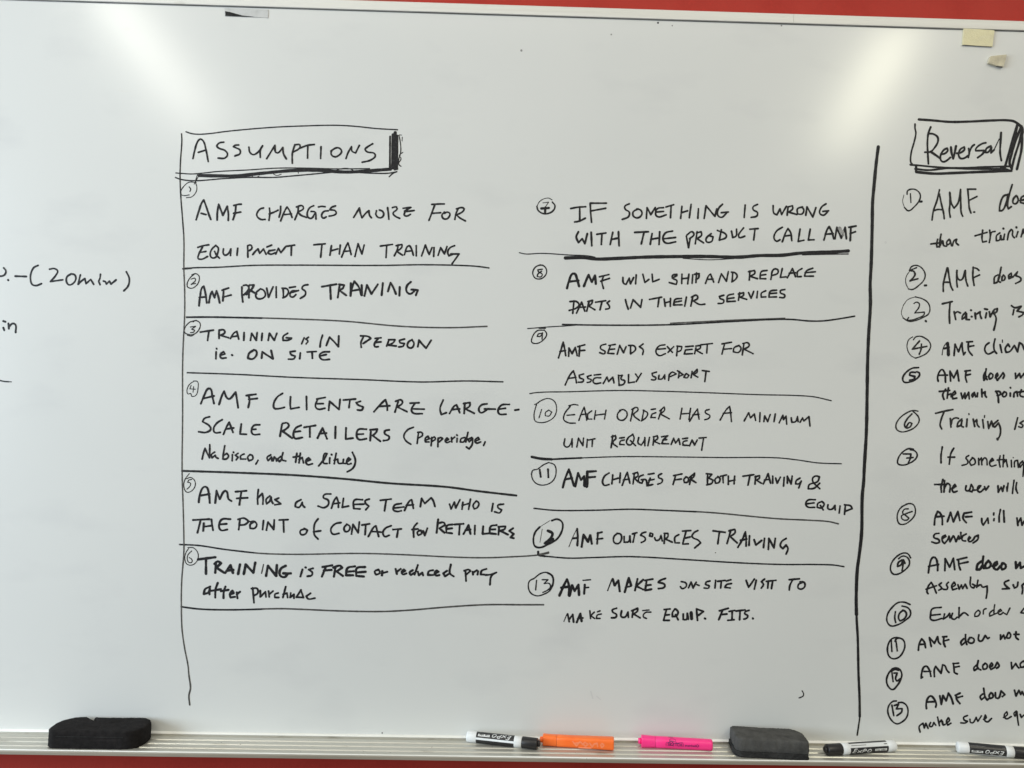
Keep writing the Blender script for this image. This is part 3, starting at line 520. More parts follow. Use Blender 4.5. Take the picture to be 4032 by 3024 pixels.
word;13;d;1770 150 1855 138/1825 145 1810 220/1870 150 1865 212/1865 155 1900 145 1900 165 1875 180 1915 205/1930 210 1955 160 1968 130 1988 205/1940 180 1980 175/2005 150 2005 205/2028 165 2040 205 2065 158/2095 160 2090 228/2120 150 2120 205/2122 155 2150 212 2158 150/2220 165 2190 185 2185 210 2210 210 2230 188 2210 242
word;13;d;2375 248 2350 225 2322 195 2320 165 2345 148 2372 155 2360 190 2290 220 2285 250 2330 245 2375 205
word;13;d;2340 335 2280 340 2265 370 2280 392 2335 395/2275 367 2330 360/2390 350 2360 365 2355 395 2385 400 2410 370 2395 350/2380 380 2402 415/2440 375 2440 405 2470 410 2495 380 2497 415/2535 385 2528 440/2577 380 2570 450/2570 375 2620 385 2630 405 2580 425
line;11;g;125 403 280 418 600 418 900 410 1100 417 1500 435 2050 485 2300 497 2450 508 2522 525
line;11;d;125 403 280 418 600 418 900 410 1100 417 1400 430
number;14;d;170 550 135 590 120 650 132 700 165 712 230 690 310 640 350 560 345 510 305 488 265 500/w4 250 500 170 550/w4 190 565 172 670/w20 235 580 270 600 255 640 210 678 250 675 275 645
word;14;d;w6 400 705 435 620 460 570/w16 465 565 470 630 466 695/430 640 470 635/w18 500 705 515 610 550 665 568 615 580 680/625 600 660 590/628 595 622 682/620 645 665 640
word;13;d;780 600 755 625 755 670 790 680 815 640 805 605 778 600/835 625 835 670 870 665 880 620 885 670/900 605 935 595/920 600 905 670/1005 590 975 600 965 615 1000 635 1000 655 970 672/1040 600 1035 620 1055 625 1060 605 1040 598/1075 635 1085 655 1110 650 1125 615 1135 660/1155 600 1150 680/1150 600 1180 600 1180 625 1160 645 1215 670/1265 610 1235 630 1235 675 1270 675/1295 582 1360 578/1322 585 1295 685 1340 682/1305 640 1355 628/1415 578 1385 595 1370 625 1420 655 1438 675 1390 715
word;14;d;1535 580 1630 592/1585 590 1572 682/1675 575 1645 680/1660 580 1705 568 1710 590 1670 625 1725 675/1730 710 1765 650 1790 588 1795 640 1795 700/1750 655 1800 645/1822 620 1818 695/1858 650 1872 692 1918 655/1940 640 1932 712/1970 725 1975 640 2015 715 2025 640/2110 640 2075 665 2065 700 2085 720 2110 692 2125 720 2110 762
@ 2040 2160 2
line;11;d;w17 158 25 158 45 210 60/210 60 400 75 600 70 850 63 1000 67 1300 85 1800 115 2100 125 2350 125 2490 130 2565 142
line;14;g;238 30 200 40 170 46
number;10;d;125 235 180 195 230 188 270 215 278 270 250 330 200 360 150 372 100 350 80 300 90 255 125 235/w13 230 190 268 215 276 265 250 325/145 250 138 325/190 245 235 245 205 275 245 275 255 300 235 325 195 345
word;18;d;325 370 365 280 385 240 400 290 400 370/340 308 400 300/405 372 425 290 445 335 475 285 480 365/w11 512 250 570 245/w17 525 285 520 355/w13 520 310 555 305
word;15;d;w10 705 330 740 240/w18 745 240 760 290 790 250 800 335/w18 840 342 860 270 872 232 890 290/w13 845 305 890 295/940 240 920 330/985 245 930 295 985 322/1060 240 1000 250/1012 250 1000 330 1050 320/1005 290 1045 285/1160 235 1120 250 1105 265 1155 285 1150 305 1105 315
word;13;d;1285 260 1320 270 1325 295 1290 315 1278 300/1342 308 1362 262 1378 310 1402 265/1410 285 1425 290/1510 255 1480 265 1475 280 1505 295 1500 310 1465 310/1555 250 1550 310/1570 258 1630 250/1600 255 1595 310/1640 255 1675 245/1680 275 1640 285 1628 305 1670 310
word;14;d;1795 250 1815 305 1860 240/1875 250 1860 318/1940 240 1915 260 1932 282 1915 310/1970 255 1965 310/1955 258 2030 250/2005 255 1995 315
word;14;d;2135 245 2215 238/2160 250 2140 290 2135 325/2240 265 2210 280 2205 310 2235 318 2260 290 2250 265 2220 262
word;14;d;w7 360 575 385 515/w15 390 515 402 575/430 520 400 560/w16 430 520 437 578/w18 462 580 490 512 500 572/470 552 510 546/w13 565 490 570 550/w12 600 500 572 528 602 550/w12 625 498 645 490/w12 655 515 622 525 617 550 645 550
word;14;d;775 470 740 485 745 500 775 520 770 540 735 545/815 490 812 535 840 540 865 500 868 540/905 490 898 540/895 490 940 470 940 490 910 515 960 545/w11 982 488 1030 483/w12 1045 500 1000 505 985 535 1010 550
word;14;d;1195 475 1150 480/1168 480 1145 565 1190 565/1155 525 1190 520/1235 475 1215 505 1215 535 1245 530 1260 500 1240 475/1240 520 1260 560/1300 515 1300 558 1325 558 1332 510 1340 556/w24 1362 505 1366 552/1405 480 1412 565/1405 475 1460 495 1420 525/w16 1470 550 1475 552
word;14;d;1585 490 1655 470/1610 485 1580 560/1595 520 1645 515/1662 495 1706 487/1686 490 1684 560/1652 565 1700 560/1716 492 1786 483/1748 490 1744 560/1818 486 1786 500 1784 512 1808 528 1800 548 1778 555/w15 1848 548 1850 552
@ 3479 440 4
line;36;d;555 122 750 135 1050 160 1350 155 1700 138 1950 135 2050 150 2110 185
line;26;d;495 195 495 260 508 330 480 480 440 620 425 720 430 800 460 835/w28 420 835 600 850 800 870 1200 885 1600 870 1985 860
line;36;d;512 865 512 950/w30 495 900 700 920 1000 890 1400 900 1900 900/w40 520 950 800 975 1100 965 1600 945 2010 930/w40 1850 885 1980 928
line;38;d;2110 190 2060 350 2000 560 1960 700 1905 890/2170 230 2080 450 2020 650 1985 820 2020 900/w34 2180 300 2130 500 2060 720 2020 890/2180 330 2170 600 2130 780 2100 905/2100 230 2050 500 2010 650/w44 2110 190 2175 250 2185 330
word;28;d;742 240 705 340 690 480 695 650 705 820/710 345 780 350 850 400 855 470 800 570 740 630 650 638/w34 740 630 830 690 890 735/900 670 960 660 1010 610 1000 575 950 600 895 700 905 770 940 790 1000 765 1050 720/w34 1060 560 1070 650 1095 740 1120 640 1140 540/1150 655 1200 650 1275 590 1270 555 1210 590 1180 680 1210 735 1260 735 1335 690/1340 580 1350 650 1335 720/1345 650 1400 540 1430 520/1610 490 1560 500 1450 590 1450 615 1580 610 1570 650 1480 725/1690 540 1620 580 1600 640 1640 640 1700 560 1690 650 1740 600/w16 1740 600 1820 430/w34 1850 330 1840 500/1840 500 1835 650 1855 770
number;22;d;370 1300 375 1250 430 1220 510 1230 575 1300 570 1380 480 1500 390 1560 330 1510/w9 330 1510 300 1410 320 1310/w34 575 1415 598 1415/w18 422 1290 430 1430
word;26;m;880 1230 840 1400 785 1560 762 1705/880 1300 910 1450 945 1600 955 1685/790 1560 850 1540 930 1545/1040 1270 1045 1450 1035 1560 1050 1660/1045 1280 1070 1450 1110 1520 1170 1440 1212 1225/1212 1225 1215 1450 1225 1600 1245 1645/1325 1220 1340 1400 1350 1520 1375 1595/1320 1220 1450 1220/1360 1390 1470 1335/1420 1580 1432 1580
word;28;m;2025 1150 1980 1300 1950 1480 1965 1530 2010 1495/1950 1310 1900 1320 1830 1480 1825 1560 1860 1560 1930 1440 1960 1300/2090 1320 2045 1370 2040 1440 2080 1450 2120 1390 2100 1330/2150 1400 2230 1370 2220 1320 2170 1350 2155 1430 2240 1450/2330 1330 2280 1360 2330 1400 2270 1450
@ 3479 820 4
word;26;m;745 563 880 545/850 490 835 560 840 610 880 600 900 500/905 410 885 520 880 610/890 570 930 515 950 590 990 598/1035 490 995 530 1000 580 1045 550 1045 500 1070 590/1085 590 1110 510 1150 490 1140 540 1180 580
word;26;m;1560 345 1550 480 1560 535 1620 520/1440 435 1630 380/1670 345 1680 450 1665 540/1680 440 1700 380 1755 365/1830 390 1780 430 1775 510 1820 505 1845 430 1850 495 1895 490/1905 410 1890 485/w34 1885 320 1888 322/1950 495 1975 380 2010 335 2030 350 2030 430 2060 465/2115 370 2090 450/w34 2090 300 2092 305/2200 330 2165 450/2190 400 2240 330 2260 440
number;20;m;520 935 410 980/405 980 440 920 520 900 600 940 655 1040 640 1120 560 1210 450 1280 390 1270/w12 390 1270 350 1180 355 1080 410 990/w26 430 985 470 990 495 1040 470 1090 415 1145 540 1110/w34 650 1215 670 1215
word;26;m;1000 940 970 1060 940 1200 940 1310/1010 940 1040 1130 1060 1230 1090 1290/950 1165 1030 1165/1155 980 1150 1130 1160 1240/1150 1010 1180 1120 1220 1130 1285 980 1300 1150 1325 1225/1410 930 1405 1080 1425 1215/1410 935 1470 950 1500 980/1425 1090 1510 1050
word;26;m;1850 930 1830 1040 1810 1150 1840 1165/1800 1050 1750 1080 1740 1180 1780 1170 1830 1060/1870 1080 1885 1050 1912 1080 1900 1130 1862 1140 1865 1080/1970 1090 2015 1060 2010 1020 1970 1060 1975 1110 2040 1080/2040 1080 2110 1000 2080 1060 2160 1100 2165 1130 2080 1185
@ 3479 1200 4
number;20;m;480 -20 510 -40 560 -20 560 30 490 130 640 115 640 150 540 210 400 245 370 235 395 200/w10 310 10 280 130 310 210/310 210 400 260 500 250 620 200 710 140 730 60 700 -30 620 -90 500 -125/w12 500 -125 380 -80 310 10/w34 663 255 668 262
word;28;m;925 -15 1080 -50/1045 -20 1035 150 1040 290/1110 110 1135 230/1120 140 1160 110 1210 130/1290 120 1240 180 1235 230 1285 190 1305 140 1300 230 1350 235/w32 1375 85 1378 88/w32 1385 185 1390 188/1440 130 1450 220/1445 160 1520 110 1520 160 1540 215/1620 130 1605 205/1590 65 1635 75/1665 110 1678 188 1725 100/1790 60 1740 80 1730 140 1780 110 1790 65/1740 140 1770 200 1760 300 1735 400
word;28;m;2050 80 2035 155/2015 15 2060 45 2165 25 2100 100 2200 120 2195 150 2130 190
number;20;m;470 550 500 510 570 495 660 530 730 600 740 660 680 760 580 815 500 840/w14 500 840 430 800 380 720 370 620 400 545 460 505/w25 565 570 450 700 680 655/w25 595 620 590 700 560 780
word;27;d;w13 920 790 940 680 985 600/w44 1005 605 1018 700 1020 790/950 690 1030 670/1110 800 1125 620 1180 740 1235 600 1245 720 1260 790 1285 750/1310 585 1400 580/1335 590 1340 720 1395 795/1335 660 1420 645
word;28;d;1660 600 1610 640 1595 720 1640 775 1730 740/1755 540 1735 640 1750 730 1780 765/1835 630 1860 750/w18 1870 555 1872 590/1985 660 1960 620 1915 690 1930 750 1980 740 2060 640 2110 740/2110 740 2140 600 2180 620 2212 700 2240 740/2290 600 2300 740
number;27;d;550 990 450 1000 340 1080 300 1160 320 1215 400 1220 500 1180 565 1110 560 1070 520 1055/w30 500 1065 420 1070 410 1110 490 1130 480 1170 410 1190
word;27;d;860 1205 850 1150 890 1040 920 1020 960 1070 975 1220/870 1110 1005 1108/1055 1200 1045 1045 1105 1155 1160 1030 1185 1200/1280 1045 1365 1035/1300 1040 1290 1150 1310 1215/1300 1110 1365 1095
word;27;d;1615 1010 1605 1120 1630 1180/1600 1060 1575 1130 1580 1190 1620 1130/1680 1080 1655 1130 1670 1170 1710 1150 1720 1100 1690 1080/1760 1150 1800 1110 1790 1080 1765 1120 1790 1190 1840 1130/1840 1130 1880 1070 1900 1110 1880 1160
word;27;d;2075 1080 2080 1160 2140 1080 2160 1150 2212 1080 2230 1160
word;27;d;975 1330 930 1420 950 1490/875 1365 1040 1350/1020 1310 1000 1470/1005 1425 1060 1400 1065 1450/1085 1430 1135 1390 1120 1360 1080 1410 1090 1480 1150 1470/1220 1390 1240 1480 1280 1390 1285 1475 1340 1380 1350 1480/1430 1380 1390 1420 1400 1450 1440 1400 1450 1450/1480 1390 1475 1450/1545 1330 1550 1450/1550 1400 1600 1370 1600 1430 1620 1455
word;28;d;1770 1360 1800 1430 1810 1540/1765 1365 1830 1370 1840 1410 1790 1430/1900 1370 1870 1420 1890 1450 1930 1430 1930 1380 1900 1370/1995 1390 1995 1440/1997 1305 1999 1310/2050 1450 2060 1385 2100 1370 2110 1440/2170 1340 2150 1430 2200 1450/2130 1375 2212 1365
@ 3479 1580 4
number;21;m;540 155 460 145 350 190 250 270 195 370 205 440 270 480 370 470 490 410 560 310 545 240 460 155/w26 445 200 370 280 330 380 360 420 420 400 445 350 410 335 360 400
word;26;m;w28 820 190 960 155 1090 130/950 170 905 290 890 380 915 435/1050 270 1060 405/1060 370 1090 280 1150 260 1180 270/1230 280 1170 340 1160 400 1210 380 1235 300 1235 400 1255 405/1315 280 1305 400/w20 1342 195 1345 210/1410 280 1435 400/1420 340 1465 290 1480 380 1505 405/1560 290 1575 420/w20 1590 225 1588 255/1640 320 1655 430 1700 310 1725 400/1800 300 1730 380 1750 410 1810 340 1840 430 1830 540 1795 600/w36 1792 590 1796 602
word;26;m;2110 260 2065 440/2200 310 2145 345 2195 380 2175 412 2130 400
number;24;d;470 755 400 745 300 800 230 900 225 980 290 1005 400 980 510 900 530 840 490 780 420 765/w26 310 830 430 830 420 900 390 970/365 895 465 885
word;27;d;925 720 905 850 905 970/1105 740 1060 820 1045 900 1035 990/1015 880 1120 880
word;24;d;1340 855 1295 890 1325 935 1325 975 1235 1010/1400 890 1355 960 1380 1010 1440 980 1430 910 1395 885/1495 900 1500 1000/1500 940 1540 890 1548 1000/1550 940 1595 890 1620 910 1630 1000/1675 960 1730 930 1710 900 1670 960 1690 1020 1770 1005/1835 860 1820 950 1835 1035/1790 925 1900 915/1890 850 1880 1030/1890 970 1930 920 1950 1030/2010 930 2015 1035/w16 2040 885 2042 890/2060 1030 2070 940 2110 930 2122 1040/2190 940 2140 1000 2150 1040 2208 960 2205 1080 2195 1180
word;27;d;935 1230 905 1350 910 1430/805 1310 990 1310/960 1250 950 1430/955 1370 1000 1290 1040 1310 1040 1430/1075 1380 1140 1340 1120 1310 1080 1380 1100 1430 1155 1415
word;26;d;1300 1330 1295 1400 1335 1410 1380 1310 1410 1370 1390 1425 1330 1405/1400 1400 1480 1390 1530 1330 1500 1330 1480 1400 1510 1430 1580 1380/1590 1345 1610 1400 1655 1335
word;26;d;1800 1330 1805 1430 1850 1350 1875 1420 1895 1330/1940 1350 1945 1420 1960 1290/2055 1245 2040 1350 2030 1450/2095 1280 2085 1380 2110 1445
@ 3479 1960 4
number;22;m;350 105 410 90 470 110 500 180 490 270 420 360 330 415 250 410 215 330 230 220 290 140 370 100/390 175 330 180 300 240 350 280 400 320 370 350 300 340 280 290 330 260 450 215
word;29;d;800 425 810 320 850 215 880 230 920 310 925 420/820 300 950 290/1005 375 1055 230 1100 380 1170 215 1200 355/1265 245 1385 225/1265 250 1250 320 1300 390/1290 300 1390 295
word;27;d;1545 325 1550 400 1570 430 1640 320 1650 400/1740 330 1735 360/1735 240 1732 270/1840 185 1820 290 1820 380/w32 1890 205 1900 380
word;29;d;2100 320 2115 435/2115 400 2160 320 2180 430 2212 370
word;27;d;870 560 810 570 790 620 870 660 880 700 830 715 760 695/925 640 980 610 970 590 925 620 930 690 960 720 1010 660/1010 660 1030 605 1045 690 1095 600/1110 610 1140 690 1180 600 1190 650/1215 545 1220 640/1300 570 1240 610 1240 670 1290 680/1330 665 1370 630 1350 610 1330 660 1345 690 1400 670 1440 610/1440 610 1490 590 1485 650 1410 710
number;24;d;425 945 380 880 310 870 200 930 120 1040 110 1140 150 1200 230 1200 330 1140 400 1060 405 990 360 930 290 920 235 960/w30 290 980 230 1020 220 1080 270 1060 310 980 335 1030/300 980 305 1050 290 1150
word;29;d;705 1180 720 1080 780 935 810 940 850 1060 850 1145/710 1080 865 1050/965 1145 970 960 1040 1090 1100 950 1120 1130/1160 975 1310 940/1180 980 1185 1060 1210 1135/1190 1040 1330 1010
word;36;d;1570 925 1560 1050 1580 1110/1540 1000 1480 1050 1465 1130 1510 1130 1560 1060/1650 990 1600 1060 1610 1110 1660 1100 1690 1040 1650 995/1720 1080 1790 1045 1785 1005 1740 1040 1740 1110 1790 1130 1830 1080/1870 1030 1850 1090 1865 1130 1915 1110 1922 1055 1890 1030
word;34;d;2080 1010 2085 1110 2150 1020 2160 1110 2212 1080
word;26;d;700 1510 685 1490 700 1400 750 1330 790 1400 830 1500/670 1440 830 1385/910 1340 870 1370 900 1400 920 1430 870 1455/1020 1330 990 1370 1010 1410 1000 1440 940 1440/1085 1400 1130 1370 1110 1330 1070 1390 1090 1450 1150 1430/1170 1370 1190 1440 1225 1370 1245 1430 1285 1360 1315 1425/1370 1250 1375 1400 1420 1420 1440 1380 1400 1360/1485 1300 1465 1410/1470 1400 1530 1370 1555 1405 1630 1390/1630 1390 1630 1480 1615 1580
word;28;d;1970 1300 1900 1340 1920 1380 1980 1430 1870 1435/2040 1370 2060 1420 2100 1400 2115 1330/2180 1380 2190 1440 2180 1510/2180 1380 2212 1350 2240 1380
@ 3479 2340 4
number;25;d;415 160 330 125 230 130 130 210 60 320 55 430 110 495 220 480 340 410 420 330 415 250 370 205 290 185/185 275 175 370 190 445/w28 300 255 250 300 235 380 260 420 330 380 360 310 330 260 300 250
word;26;d;905 205 760 235 740 320 740 390 780 410 915 380/750 330 890 315/960 310 940 390 1000 350 1040 300 1045 370/1085 300 1070 370 1110 395 1160 360/1190 210 1185 370/1195 350 1270 290 1330 330
word;22;m;1490 250 1440 300 1435 350 1490 340 1520 280 1490 250/1570 310 1580 240 1615 225/1750 165 1740 230 1738 300/1720 250 1670 300 1670 345 1730 320 1800 290/1800 285 1860 260 1840 235 1800 280 1830 318 1880 290/1880 285 1940 320 1990 215
word;24;m;2212 220 2160 290 2230 290 2240 220
number;26;d;180 740 200 700 250 690 310 720 335 800 310 900 240 990 150 1015 90 980 60 880 80 770 130 700 200 680 260 690/120 720 130 900/195 740 215 890
word;28;d;548 880 560 780 600 700 640 750 660 840/560 790 650 785/750 820 720 680 800 770 850 670 870 760 895 785/930 670 995 665/950 670 945 760 970 825/950 735 1025 715
word;28;d;1290 635 1290 720 1310 790/1260 700 1215 760 1230 800 1290 750/1360 680 1330 740 1370 770 1420 750 1420 700 1380 680/1500 640 1495 720 1530 740 1600 650 1640 700 1662 682
word;28;d;1840 640 1840 710 1890 640 1910 700/1960 610 1930 680 1980 690 2000 630 1970 600/2085 590 2085 680 2120 710/2055 630 2130 630
number;27;d;130 1180 180 1160 250 1180 285 1250 270 1340 210 1440 140 1500 80 1460 45 1370 70 1260 130 1180/w36 140 1192 180 1175 235 1190/w24 130 1220 150 1375/w28 165 1240 215 1240 190 1340 210 1365 260 1330
word;28;d;612 1305 592 1322 600 1240 640 1140 670 1130 720 1190 745 1290/640 1215 740 1215/800 1295 800 1180 820 1135 870 1200 905 1245 930 1110 960 1120 1000 1200 1030 1230/1095 1090 1180 1085/1100 1095 1110 1180 1115 1230 1160 1255/1110 1150 1190 1135
word;28;d;1490 1045 1480 1160 1530 1190/1470 1110 1420 1160 1430 1200 1490 1160/1600 1085 1560 1130 1570 1180 1620 1170 1630 1110 1600 1085/1670 1150 1720 1110 1700 1080 1670 1130 1690 1185 1750 1150/1750 1150 1790 1070 1820 1130 1780 1165
word;27;d;2010 1075 2020 1175 2080 1090 2110 1140 2130 1160/2200 1050 2150 1100 2160 1150 2212 1140 2230 1080 2200 1050
@ 3479 2640 4
number;25;d;200 480 150 485 90 540 65 630 90 730 150 810 210 840 290 810 360 740 385 640 360 550 300 505 230 505/130 545 160 710/w28 170 550 235 530 200 605 290 600 285 650 210 710
word;29;d;675 600 670 530 700 430 740 400 790 440 830 540 820 575/690 495 810 490/885 400 908 530 935 395 985 480 1020 355 1065 430 1095 525/1130 390 1205 355/1145 390 1150 450 1200 520/1150 430 1240 405
word;28;d;1575 280 1585 350 1600 420 1630 465 1655 445/1560 370 1520 410 1540 460 1590 420/1690 350 1660 400 1680 440 1720 420 1710 360 1690 350/1760 350 1770 430 1800 440 1850 320 1910 380 1870 410
word;27;d;2060 310 2085 400 2130 310 2160 380 2180 330 2212 390
word;25;d;575 968 560 880 620 830 640 905 665 830 700 910/740 820 722 870 755 885 790 820 820 860/850 735 880 870/870 830 910 780 930 850/925 800 940 860 968 850/990 830 1040 780 1020 745 990 800 1010 860 1060 830
word;25;d;1320 710 1260 740 1270 780 1320 800 1290 825 1215 825/1360 770 1370 820 1400 825 1460 740/1455 740 1485 800 1540 715/1575 770 1620 740 1600 700 1590 780 1630 810 1700 755
word;24;d;1890 740 1950 690 1940 650 1900 700 1930 760 2010 725/2090 640 2050 680 2070 720 2100 650 2110 760 2125 860/2150 690 2170 740 2212 700
"""


def smooth_path(pts, step):
    n = len(pts)
    if n == 1:
        return pts
    corner = [True] * n
    for i in range(1, n - 1):
        ax, ay = pts[i][0] - pts[i - 1][0], pts[i][1] - pts[i - 1][1]
        bx, by = pts[i + 1][0] - pts[i][0], pts[i + 1][1] - pts[i][1]
        la, lb = math.hypot(ax, ay), math.hypot(bx, by)
        c = (ax * bx + ay * by) / max(la * lb, 1e-9)
        corner[i] = c < 0.05
    out = [pts[0]]
    for i in range(n - 1):
        p1, p2 = pts[i], pts[i + 1]
        L = math.hypot(p2[0] - p1[0], p2[1] - p1[1])
        if corner[i]:
            t1 = (p2[0] - p1[0], p2[1] - p1[1])
        else:
            p0 = pts[i - 1]
            l0 = math.hypot(p1[0] - p0[0], p1[1] - p0[1])
            t1 = ((p1[0] - p0[0]) / max(l0, 1e-6) + (p2[0] - p1[0]) / max(L, 1e-6),
                  (p1[1] - p0[1]) / max(l0, 1e-6) + (p2[1] - p1[1]) / max(L, 1e-6))
            m = math.hypot(*t1)
            t1 = (t1[0] / m * L, t1[1] / m * L)
        if corner[i + 1]:
            t2 = (p2[0] - p1[0], p2[1] - p1[1])
        else:
            p3 = pts[i + 2]
            l3 = math.hypot(p3[0] - p2[0], p3[1] - p2[1])
            t2 = ((p2[0] - p1[0]) / max(L, 1e-6) + (p3[0] - p2[0]) / max(l3, 1e-6),
                  (p2[1] - p1[1]) / max(L, 1e-6) + (p3[1] - p2[1]) / max(l3, 1e-6))
            m = math.hypot(*t2)
            t2 = (t2[0] / m * L, t2[1] / m * L)
        k = max(1, int(L / step))
        for j in range(1, k + 1):
            t = j / k
            h00 = 2 * t ** 3 - 3 * t ** 2 + 1
            h10 = t ** 3 - 2 * t ** 2 + t
            h01 = -2 * t ** 3 + 3 * t ** 2
            h11 = t ** 3 - t ** 2
            out.append((h00 * p1[0] + h10 * t1[0] + h01 * p2[0] + h11 * t2[0],
                        h00 * p1[1] + h10 * t1[1] + h01 * p2[1] + h11 * t2[1]))
    return out


lift_n = [0]


def stroke(bm, pts, wid, place, wob=0.10, taper=False, lift0=0.00012, dl=0.000006):
    """a felt-tip stroke: ribbon with round ends. pts in drawing units, place(x, y, lift) -> 3D"""
    path = smooth_path(pts, max(wid * 0.55, 1e-4))
    r = random.Random(int(pts[0][0] * 13 + pts[0][1] * 7 + wid))
    lift_n[0] = (lift_n[0] + 1) % 30
    lift = lift0 + lift_n[0] * dl
    n = len(path)
    ph, ph2 = r.uniform(0, 6), r.uniform(0, 6)

    def halfw(i):
        s = i * 0.55
        v = 1 + wob * (0.6 * math.sin(s * 0.55 + ph) + 0.5 * math.sin(s * 1.7 + ph2)) + r.uniform(-1, 1) * wob * 0.35
        if taper:
            v *= 1 - 0.6 * i / n
        return wid / 2 * v

    if n > 1:
        prev = None
        for i in range(n):
            a = path[max(i - 1, 0)]
            b = path[min(i + 1, n - 1)]
            dx, dy = b[0] - a[0], b[1] - a[1]
            m = math.hypot(dx, dy)
            if m < 1e-9:
                continue
            # sharp turn: start a fresh ribbon with a round joint
            if 0 < i < n - 1:
                ax, ay = path[i][0] - path[i - 1][0], path[i][1] - path[i - 1][1]
                bx, by = path[i + 1][0] - path[i][0], path[i + 1][1] - path[i][1]
                c = (ax * bx + ay * by) / max(math.hypot(ax, ay) * math.hypot(bx, by), 1e-9)
                if c < 0.55:
                    hw = halfw(i)
                    la = math.hypot(ax, ay)
                    cur = [bm.verts.new(place(path[i][0] - ay / la * hw, path[i][1] + ax / la * hw, lift)),
                           bm.verts.new(place(path[i][0] + ay / la * hw, path[i][1] - ax / la * hw, lift))]
                    if prev:
                        bm.faces.new((prev[0], prev[1], cur[1], cur[0]))
                    lift += dl * 0.3
                    disc(bm, path[i], hw, place, lift, r)
                    lift += dl * 0.3
                    lb = math.hypot(bx, by)
                    prev = [bm.verts.new(place(path[i][0] - by / lb * hw, path[i][1] + bx / lb * hw, lift)),
                            bm.verts.new(place(path[i][0] + by / lb * hw, path[i][1] - bx / lb * hw, lift))]
                    continue
            hw = halfw(i)
            cur = [bm.verts.new(place(path[i][0] - dy / m * hw, path[i][1] + dx / m * hw, lift)),
                   bm.verts.new(place(path[i][0] + dy / m * hw, path[i][1] - dx / m * hw, lift))]
            if prev:
                bm.faces.new((prev[0], prev[1], cur[1], cur[0]))
            prev = cur
            lift += dl * 0.01
    disc(bm, path[0], wid / 2 * 1.04, place, lift + dl * 0.4, r)
    if n > 1:
        disc(bm, path[-1], wid / 2 * (0.45 if taper else 1.02), place, lift + dl * 0.5, r)


def disc(bm, p, r0, place, lift, r, seg=9):
    vs = []
    for k in range(seg):
        a = 2 * PI * k / seg
        rr = r0 * r.uniform(0.93, 1.07)
        vs.append(bm.verts.new(place(p[0] + rr * math.cos(a), p[1] + rr * math.sin(a), lift)))
    bm.faces.new(vs)


def parse_strokes(s, wid):
    for st in s.split('/'):
        tk = st.split()
        ww = wid
        if tk[0][0] == 'w':
            ww = float(tk[0][1:])
            tk = tk[1:]
        v = [float(q) for q in tk]
        yield ww, list(zip(v[0::2], v[1::2]))


NAMES = {'word': 'handwritten_word', 'number': 'circled_number', 'line': 'ruled_line', 'smudge': 'ink_smear'}
ox = oy = 0.0
sc = 1.0
for ln in INK.strip().splitlines():
    if ln[0] == '@':
        _, a, b_, c_ = ln.split()
        ox, oy, sc = float(a), float(b_), float(c_)
        continue
    nm, wd, mk, st = ln.split(';')

    def place(x, y, lift, ox=ox, oy=oy, sc=sc):
        p = on_y(ox + x / sc, oy + y / sc, 0.0)
        return (p.x, -lift, p.z)
    bm = bmesh.new()
    for ww, pts in parse_strokes(st, float(wd)):
        stroke(bm, pts, ww * (1.16 if nm == 'word' and ww == float(wd) else 1.10), place, wob=0.13 if nm != 'line' else 0.07)
    for f_ in bm.faces:
        if f_.normal.y > 0:
            f_.normal_flip()
    bm.normal_update()
    bad = [f_ for f_ in bm.faces if f_.normal.y > 0]
    if bad:
        bmesh.ops.reverse_faces(bm, faces=bad)
    adopt(obj(NAMES[nm], bm, M_ink[mk]))

# faint specks and wiped marks on the board
marks = [(2591, 90, 7, 'm'), (2053, 199, 8, 'p'), (2407, 136, 6, 'p'), (2647, 101, 5, 'p'), (3077, 101, 6, 'p'),
         (2817, 2176, 4, 'm'), (3487, 955, 9, 'f'), (1505, 2886, 5, 'm')]
for x, y, r_, mk in marks:
    bm = bmesh.new()
    disc(bm, (x, y), r_ * 0.6, lambda a, b_, l: (on_y(a, b_).x, -l, on_y(a, b_).z), 0.0001, random.Random(x), 7)
    bm.normal_update()
    if list(bm.faces)[0].normal.y > 0:
        bmesh.ops.reverse_faces(bm, faces=bm.faces[:])
    adopt(obj('ink_speck', bm, M_ink[mk]))
for pts, wd in [([(2326, 2722), (2334, 2750)], 5), ([(2350, 2742), (2364, 2754)], 4)]:
    bm = bmesh.new()
    stroke(bm, pts, wd, lambda a, b_, l: (on_y(a, b_).x, -l, on_y(a, b_).z))
    bm.normal_update()
    bmesh.ops.reverse_faces(bm, faces=[f_ for f_ in bm.faces if f_.normal.y > 0])
    adopt(obj('ink_smear', bm, M_ink['f']))

# ------------------------------------------------------------------ stuck-on pads


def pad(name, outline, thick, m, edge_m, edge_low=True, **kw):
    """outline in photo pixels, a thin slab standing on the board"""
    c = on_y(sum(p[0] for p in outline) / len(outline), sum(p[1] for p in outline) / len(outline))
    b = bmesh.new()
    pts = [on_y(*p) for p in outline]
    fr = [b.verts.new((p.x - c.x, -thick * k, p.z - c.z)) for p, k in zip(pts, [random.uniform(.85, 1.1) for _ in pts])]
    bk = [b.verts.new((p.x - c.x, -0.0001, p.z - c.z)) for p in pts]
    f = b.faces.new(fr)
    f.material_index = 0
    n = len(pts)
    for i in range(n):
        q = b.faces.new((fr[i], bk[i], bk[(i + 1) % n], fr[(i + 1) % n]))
        q.material_index = 1 if (q.calc_center_median().z < -0.008 or name == 'tape_remnant') else 0  # on foam only the lower edges take the painted shadow
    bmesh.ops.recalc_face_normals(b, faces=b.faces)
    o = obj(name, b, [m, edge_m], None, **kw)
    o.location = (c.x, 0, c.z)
    return o


